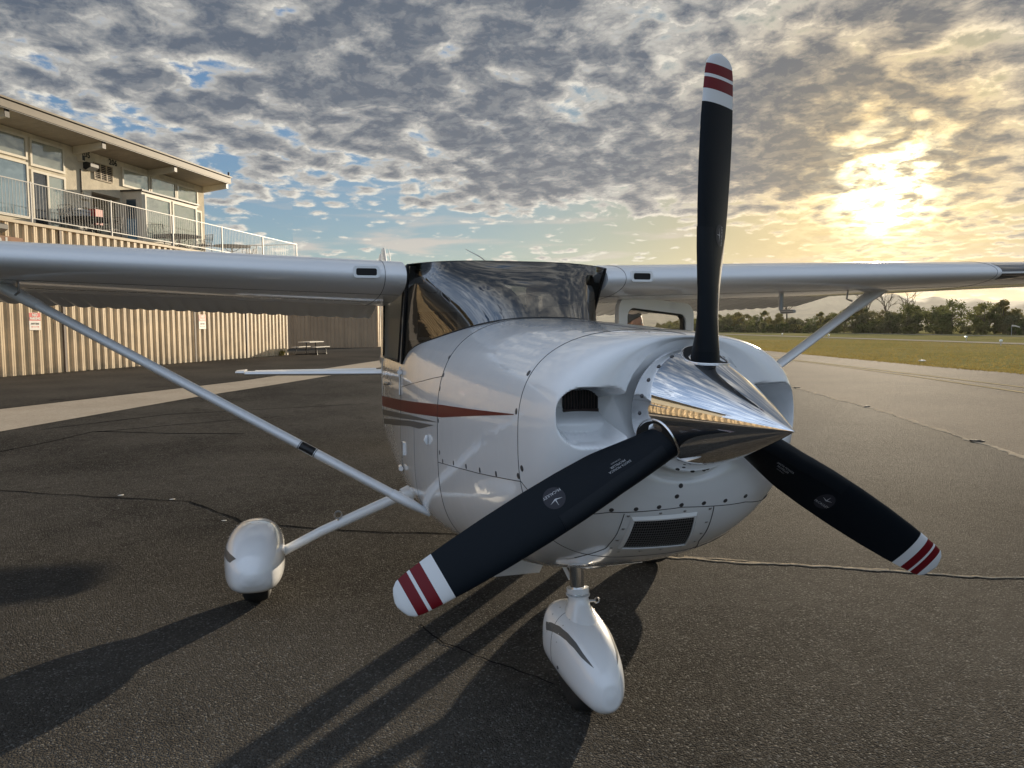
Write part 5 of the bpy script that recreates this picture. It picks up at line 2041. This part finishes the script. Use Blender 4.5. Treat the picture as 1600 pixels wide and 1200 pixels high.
# small bright rivets round the grille frame
rv = []
for t in np.linspace(0, 1, 4):
    rv.append(Vector((.662, -.165, .902)).lerp(Vector((.805, -.170, 1.018)), t))
    rv.append(Vector((.672, .122, .900)).lerp(Vector((.818, .098, 1.024)), t))
    rv.append(Vector((.64, -.13, .872)).lerp(Vector((.645, .09, .872)), t))
    if 0 < t < 1:
        rv.append(Vector((.812, -.15, 1.022)).lerp(Vector((.822, .09, 1.026)), t))
s0 = None
for p in rv:
    q, n = snap(p, .0003)
    if s0 is None:
        b = MB(); b.grid([[(rr_ * math.cos(a), rr_ * math.sin(a), z) for a in [2 * math.pi * i / 10 for i in range(10)]] for rr_, z in ((.0052, 0), (.0046, .0016), (.002, .0024), (.0002, .0024))], closed_v=True)
        s0 = b.build('rivet', M_SCREWB, cowl, smooth=60, recalc=True); o = s0
    else:
        o = s0.copy(); COL.objects.link(o); o.parent = cowl
    o.location = q
    o.rotation_euler = n.to_track_quat('Z', 'Y').to_euler()

# landing of the cooling air: mesh grille in the chin
G = [Vector((.681, -.137, .9055)), Vector((.677, .081, .897)), Vector((.807, .0476, 1.0034)), Vector((.7966, -.148, 1.0033))]


def g_pt(u, v, off):
    p = (G[0].lerp(G[1], u)).lerp(G[3].lerp(G[2], u), v)
    return snap(p, off, COWLB)[0]


b = MB(); b.grid([[g_pt(u, v, .0015) for u in np.linspace(0, 1, 13)] for v in np.linspace(0, 1, 9)])
grl = b.build('chin_grille', M_DARKIN, cowl)
b = MB()
for k in range(27):
    t = k / 26
    b.tube([g_pt(t, v, .0035) for v in np.linspace(0, 1, 7)], .0011, 4, cap=False)
for k in range(13):
    t = k / 12
    b.tube([g_pt(u, t, .0035) for u in np.linspace(0, 1, 11)], .0011, 4, cap=False)
tag(b.build('grille_mesh', M_GRILLM, grl), kind='stuff')
b = MB()
ed = [(u, 0.0) for u in np.linspace(0, 1, 12)] + [(1.0, v) for v in np.linspace(0, 1, 8)[1:]] + [(u, 1.0) for u in np.linspace(1, 0, 12)[1:]] + [(0.0, v) for v in np.linspace(1, 0, 8)[1:]]
rows = []
for u, v in ed:
    uu, vv = (u - .5), (v - .5)
    rows.append([g_pt(.5 + uu * 1.00, .5 + vv * 1.0, .0015), g_pt(.5 + uu * 1.00, .5 + vv * 1.0, .007), g_pt(.5 + uu * 1.05, .5 + vv * 1.08, .008), g_pt(.5 + uu * 1.12, .5 + vv * 1.2, .0005)])
b.grid(rows); b.build('grille_frame', M_PAINT, grl, smooth=40, recalc=True)

# cooling air intakes: dark opening with fins at the back of each scoop
for sy in (-1, 1):
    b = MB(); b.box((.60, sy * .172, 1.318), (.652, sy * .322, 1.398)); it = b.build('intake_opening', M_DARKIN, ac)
    b = MB()
    for k in range(15):
        y = .178 + k * .0098
        b.box((.652, sy * y, 1.325), (.655, sy * (y + .003), 1.395))
    b.box((.652, sy * .172, 1.314), (.660, sy * .325, 1.326))
    b.box((.652, sy * .172, 1.326), (.658, sy * .178, 1.398))
    b.build('intake_fins', M_INTK, it)

# dome in front of the nose strut and the cowl flaps
bm = bmesh.new()
bmesh.ops.create_uvsphere(bm, u_segments=32, v_segments=20, radius=1)
for v in bm.verts:
    v.co = Vector((v.co.x * .20 + .10, v.co.y * .085 - .02, v.co.z * .05 + .668 + .25 * v.co.x * .2))
me = bpy.data.meshes.new('strut_dome'); bm.to_mesh(me); bm.free(); me.materials.append(M_PAINT); me.shade_smooth()
link('strut_dome', me, ac)
for y0, y1 in ((-.32, -.10), (.22, .40)):
    b = MB()
    v = [(-.16, y0, .60), (-.16, y1, .60), (-.27, y1, .492), (-.27, y0, .492)]
    b.add(v + [(p[0] - .008, p[1], p[2] + .004) for p in v], [(0, 1, 2, 3), (7, 6, 5, 4), (0, 4, 5, 1), (1, 5, 6, 2), (2, 6, 7, 3), (3, 7, 4, 0)])
    b.build('cowl_flap', M_PAINT, ac, recalc=True)
b = MB(); b.tube([(-.20, .10, .60), (-.34, .10, .50)], .028, 14); b.build('exhaust_pipe', M_STEEL, ac, smooth=50)

# oil door latch, static port, hinge tabs on the starboard side
for sy in (-1, 1):
    b = MB()
    q, n = snap((-.632, sy * .532, 1.056), .006)
    b.tube([q + Vector((0, 0, .022)), q + n * .006, q - Vector((0, 0, .022))], [.006, .011, .005], 10)
    b.build('drain_fairing', M_PAINT, ac, smooth=60)
    b = MB()
    q, n = snap((-1.35, sy * .5485, .905), .004)
    b.box((q.x - .03, q.y - .006, q.z - .035), (q.x + .03, q.y + .006, q.z + .035)); b.build('hinge_tab', M_PAINT, ac)
    b = MB()
    q, n = snap((-2.05, sy * .55, 1.22), .008)
    b.tube([q + Vector((-.07, 0, 0)), q + Vector((0, sy * .012, 0)), q + Vector((.07, 0, 0))], [.008, .012, .008], 10); b.build('door_handle', M_STEEL, ac, smooth=60)

# nose fairing stripe and screw
NFB = bvh_of([nf])
tp = [(-.1315, -.102, .3184), (-.0765, -.0979, .3335), (-.0075, -.0911, .3431), (.0641, -.0837, .3409), (.1275, -.0747, .3286), (.1844, -.067, .3074), (.2209, -.0574, .2912), (.2464, -.0491, .276)]
bt = [(-.1145, -.1077, .2919), (-.0543, -.1056, .3071), (.0125, -.101, .3169), (.0712, -.0946, .3185), (.1346, -.0854, .3094), (.1865, -.0758, .294), (.2245, -.0615, .2831), (.2466, -.0493, .2755)]
for sy in (1, -1):
    rows = []
    for i in range(29):
        t = i / 28 * 7
        j = min(6, int(t)); w_ = t - j
        a = Vector(tp[j]).lerp(Vector(tp[j + 1]), w_); c = Vector(bt[j]).lerp(Vector(bt[j + 1]), w_)
        r_ = []
        for k in range(4):
            p = a.lerp(c, k / 3); p.y *= sy
            q, n, _, _ = NFB.find_nearest(p)
            n = n if n.dot(q - Vector((0, 0, .23))) > 0 else -n
            r_.append(q + n * .0011)
        rows.append(r_)
    b = MB(); b.grid(rows, flip=(sy < 0)); b.build('fairing_stripe', M_STR_GRY, nf, smooth=60)
b = MB(); q, n, _, _ = NFB.find_nearest(Vector((.0226, -.11, .1894)))
b.tube([q + Vector((0, .002, 0)), q - Vector((0, .003, 0))], .007, 10); b.build('fairing_screw', M_SCREW, nf)
mf = next(o for o in ac.children if o.name.startswith('wheel_fairing') and o.get('label', '').startswith('starboard'))
MFB = bvh_of([mf])
rows = []
for i in range(9):
    t = i / 8
    a = Vector((-1.60, -1.53, .375)).lerp(Vector((-1.315, -1.45, .360)), t)
    c = Vector((-1.60, -1.53, .340)).lerp(Vector((-1.345, -1.47, .330)), t)
    rows.append([(lambda p: (lambda h: h[0] + (h[1] if h[1].y < 0 else -h[1]) * .0012)(MFB.find_nearest(p)))(a.lerp(c, k / 3)) for k in range(4)])
b = MB(); b.grid(rows); b.build('fairing_stripe', M_STR_GRY, mf, smooth=60)

# split line and screws of the starboard wheel fairing, screws of the nose fairing
for fo, x0, y0, z0, hw in ((mf, -1.69, -1.37, .30, .17), (nf, -.03, 0.0, .25, .13)):
    tr_ = bvh_of([fo])
    P = []
    for k in range(61):
        a = 2 * math.pi * k / 60
        d_ = Vector((0, math.cos(a), math.sin(a)))
        h = tr_.ray_cast(Vector((x0 - .02, y0, z0)) + d_ * .6, -d_)
        if h[0] is not None:
            P.append(h[0] + d_ * .0002)
    b = MB(); b.tube(P, .0011, 5, cap=False); b.build('panel_seam', M_SEAM, fo, smooth=80)
    for k in range(10):
        a = math.pi * (.1 + .8 * k / 9) - (math.pi * .0)
        for dx in (.035, -.075):
            d_ = Vector((0, math.cos(a), math.sin(a)))
            h = tr_.ray_cast(Vector((x0 + dx, y0, z0)) + d_ * .6, -d_)
            if h[0] is not None:
                o = s0.copy(); COL.objects.link(o); o.parent = fo
                o.name = 'rivet'
                o.location = h[0]; o.scale = (.7, .7, .7)
                o.rotation_euler = d_.to_track_quat('Z', 'Y').to_euler()
# ------------------------------------------------------------------ haze over the airfield
hz_m = bpy.data.materials.new('haze_air')
hz_m.use_nodes = True
ht = hz_m.node_tree
ht.nodes.clear()
pv = N(ht, 'ShaderNodeVolumePrincipled', {'Color': (0.93, 0.92, 0.90, 1), 'Density': HAZE, 'Anisotropy': 0.35})
N(ht, 'ShaderNodeOutputMaterial', {1: pv.outputs[0]})
hz = MB().box((-6200, -6200, -1.2), (6200, 6200, 260)).build('haze', hz_m)
tag(hz, kind='stuff')
# ------------------------------------------------------------------ person behind the open door
def person():
    M_SKIN = mat('skin', (0.36, 0.19, 0.12), .5)
    M_HAIR = mat('dark_hair', (0.012, 0.009, 0.007), .55, bump=.6, bscale=90)
    M_SHIRT = mat('dark_shirt', (0.03, 0.035, 0.05), .8)
    M_TROU = mat('dark_trousers', (0.035, 0.034, 0.036), .85)
    M_SHOE = mat('black_shoe', (0.012, 0.012, 0.012), .4)
    root = empty('person', (-3.05, 1.60, 0), R_(113), 'person with short dark hair standing behind the open airplane door', 'person')

    def skin(name, pts, edges, mt, parent=root, root_i=0, lv=2):
        me = bpy.data.meshes.new(name)
        me.from_pydata([p[:3] for p in pts], edges, [])
        o = link(name, me, parent)
        md = o.modifiers.new('skin', 'SKIN')
        for i, p in enumerate(pts):
            sv = me.skin_vertices[0].data[i]
            sv.radius = (p[3], p[4] if len(p) > 4 else p[3])
            sv.use_root = (i == root_i)
        md.use_smooth_shade = True
        ss = o.modifiers.new('sub', 'SUBSURF'); ss.levels = lv; ss.render_levels = lv
        me.materials.append(mt)
        return o
    root.scale = (.985, .985, .985)
    # x = facing direction, y = the person's left, z up
    pts = [(0, 0, .96, .15, .11), (0, 0, 1.12, .135, .10), (.01, 0, 1.28, .155, .11), (0, 0, 1.40, .11, .085), (.0, 0, 1.455, .065, .06)]
    edges = [(0, 1), (1, 2), (2, 3), (3, 4)]
    for s in (1, -1):
        o = len(pts)
        pts += [(0, .10 * s, 1.395, .070), (0, .165 * s, 1.36, .066), (-.01, .205 * s, 1.24, .055), (-.015, .225 * s, 1.11, .047), (.03, .235 * s, .98, .040), (.055, .238 * s, .885, .032)]
        sl = pts[o:]
        del pts[o:]
        skin('sleeve', sl, [(i, i + 1) for i in range(5)], M_SHIRT)
        pts += [(0, .09 * s, .90, .095), (.02, .15 * s, .50, .068), (-.01, .195 * s, .12, .045), (.0, .20 * s, .06, .045)]
        edges += [(0, o), (o, o + 1), (o + 1, o + 2), (o + 2, o + 3)]
    body = skin('body', pts, edges, M_SHIRT)
    skin('neck', [(0, 0, 1.44, .046), (.012, 0, 1.50, .044), (.02, 0, 1.57, .046)], [(0, 1), (1, 2)], M_SKIN)
    for s in (1, -1):
        skin('trouser_leg', [(0, .085 * s, .95, .115), (.02, .15 * s, .50, .08), (0, .195 * s, .09, .062)], [(0, 1), (1, 2)], M_TROU)
        skin('shoe', [(-.06, .20 * s, .045, .045), (.06, .21 * s, .045, .045), (.17, .22 * s, .035, .035)], [(0, 1), (1, 2)], M_SHOE)
        hx, hy, hz = .062, .238 * s, .87
        hand = skin('hand', [(hx - .004, hy, hz, .026, .018), (hx, hy, hz - .04, .036, .016), (hx + .004, hy, hz - .075, .038, .015)], [(0, 1), (1, 2)], M_SKIN, lv=1)
        for i, (dx, ln) in enumerate(((.030, .066), (.011, .076), (-.009, .071), (-.027, .054))):
            q = (hx + .004 + dx, hy, hz - .082)
            skin('finger', [(*q, .009), (q[0], q[1] - .006 * s, q[2] - ln * .5, .0085), (q[0] - .002, q[1] - .022 * s, q[2] - ln * .92, .0075)], [(0, 1), (1, 2)], M_SKIN, parent=hand, lv=1)
        skin('thumb', [(hx + .022, hy, hz - .025, .011), (hx + .050, hy - .010 * s, hz - .052, .010), (hx + .056, hy - .016 * s, hz - .080, .0085)], [(0, 1), (1, 2)], M_SKIN, parent=hand, lv=1)
    # head: a shaped ovoid with brow, nose, chin
    bm = bmesh.new()
    bmesh.ops.create_uvsphere(bm, u_segments=40, v_segments=30, radius=1)
    for v in bm.verts:
        x, y, z = v.co
        sx_, sy_, sz_ = .098, .076, .118
        if z < 0:
            sy_ *= 1 - .28 * (-z) ** 1.5
            sx_ *= 1 - .10 * (-z)
        px, py, pz = x * sx_, y * sy_, z * sz_
        if x > 0:
            px += .020 * math.exp(-((z + .18) / .16) ** 2 - (y / .16) ** 2)          # nose
            px += .010 * math.exp(-((z + .88) / .18) ** 2 - (y / .35) ** 2)           # chin
            px += .006 * math.exp(-((z - .12) / .10) ** 2 - (y / .5) ** 2)            # brow
            px -= .008 * math.exp(-((z - 0.0) / .08) ** 2 - ((abs(y) - .38) / .16) ** 2)
            px += .005 * math.exp(-((z + .52) / .07) ** 2 - (y / .28) ** 2)           # lips
        v.co = (px, py, pz)
    me = bpy.data.meshes.new('head'); bm.to_mesh(me); bm.free()
    me.materials.append(M_SKIN); me.shade_smooth()
    head = link('head', me, root); head.location = (.035, 0, 1.645); head.rotation_euler = (0, R_(6), R_(-32))
    bm = bmesh.new()
    bmesh.ops.create_uvsphere(bm, u_segments=72, v_segments=56, radius=1)
    kill = []
    rr2 = random.Random(3)
    for v in bm.verts:
        x, y, z = v.co
        lim = .10 + .50 * max(0, x) - .70 * max(0, -x)
        if z < lim:
            kill.append(v)
        g = 1.0 + .05 * rr2.random()
        v.co = (x * .108 * g - .004, y * .086 * g, z * .132 * g)
    bmesh.ops.delete(bm, geom=kill, context='VERTS')
    me = bpy.data.meshes.new('hair'); bm.to_mesh(me); bm.free()
    me.materials.append(M_HAIR); me.shade_smooth()
    hair = link('hair', me, head)
    so = hair.modifiers.new('thick', 'SOLIDIFY'); so.thickness = .012; so.offset = -1
    for s in (1, -1):
        bm = bmesh.new(); bmesh.ops.create_uvsphere(bm, u_segments=12, v_segments=8, radius=1)
        for v in bm.verts:
            v.co = (v.co.x * .018 - .005, v.co.y * .010 + s * .077, v.co.z * .032 - .005)
        me = bpy.data.meshes.new('ear'); bm.to_mesh(me); bm.free(); me.materials.append(M_SKIN); me.shade_smooth(); link('ear', me, head)
        bm = bmesh.new(); bmesh.ops.create_uvsphere(bm, u_segments=12, v_segments=8, radius=.0125)
        for v in bm.verts:
            v.co += Vector((.082, s * .030, .004))
        me = bpy.data.meshes.new('eye'); bm.to_mesh(me); bm.free(); me.materials.append(mat('eye_white', (.5, .48, .45), .3)); me.shade_smooth(); link('eye', me, head)


person()
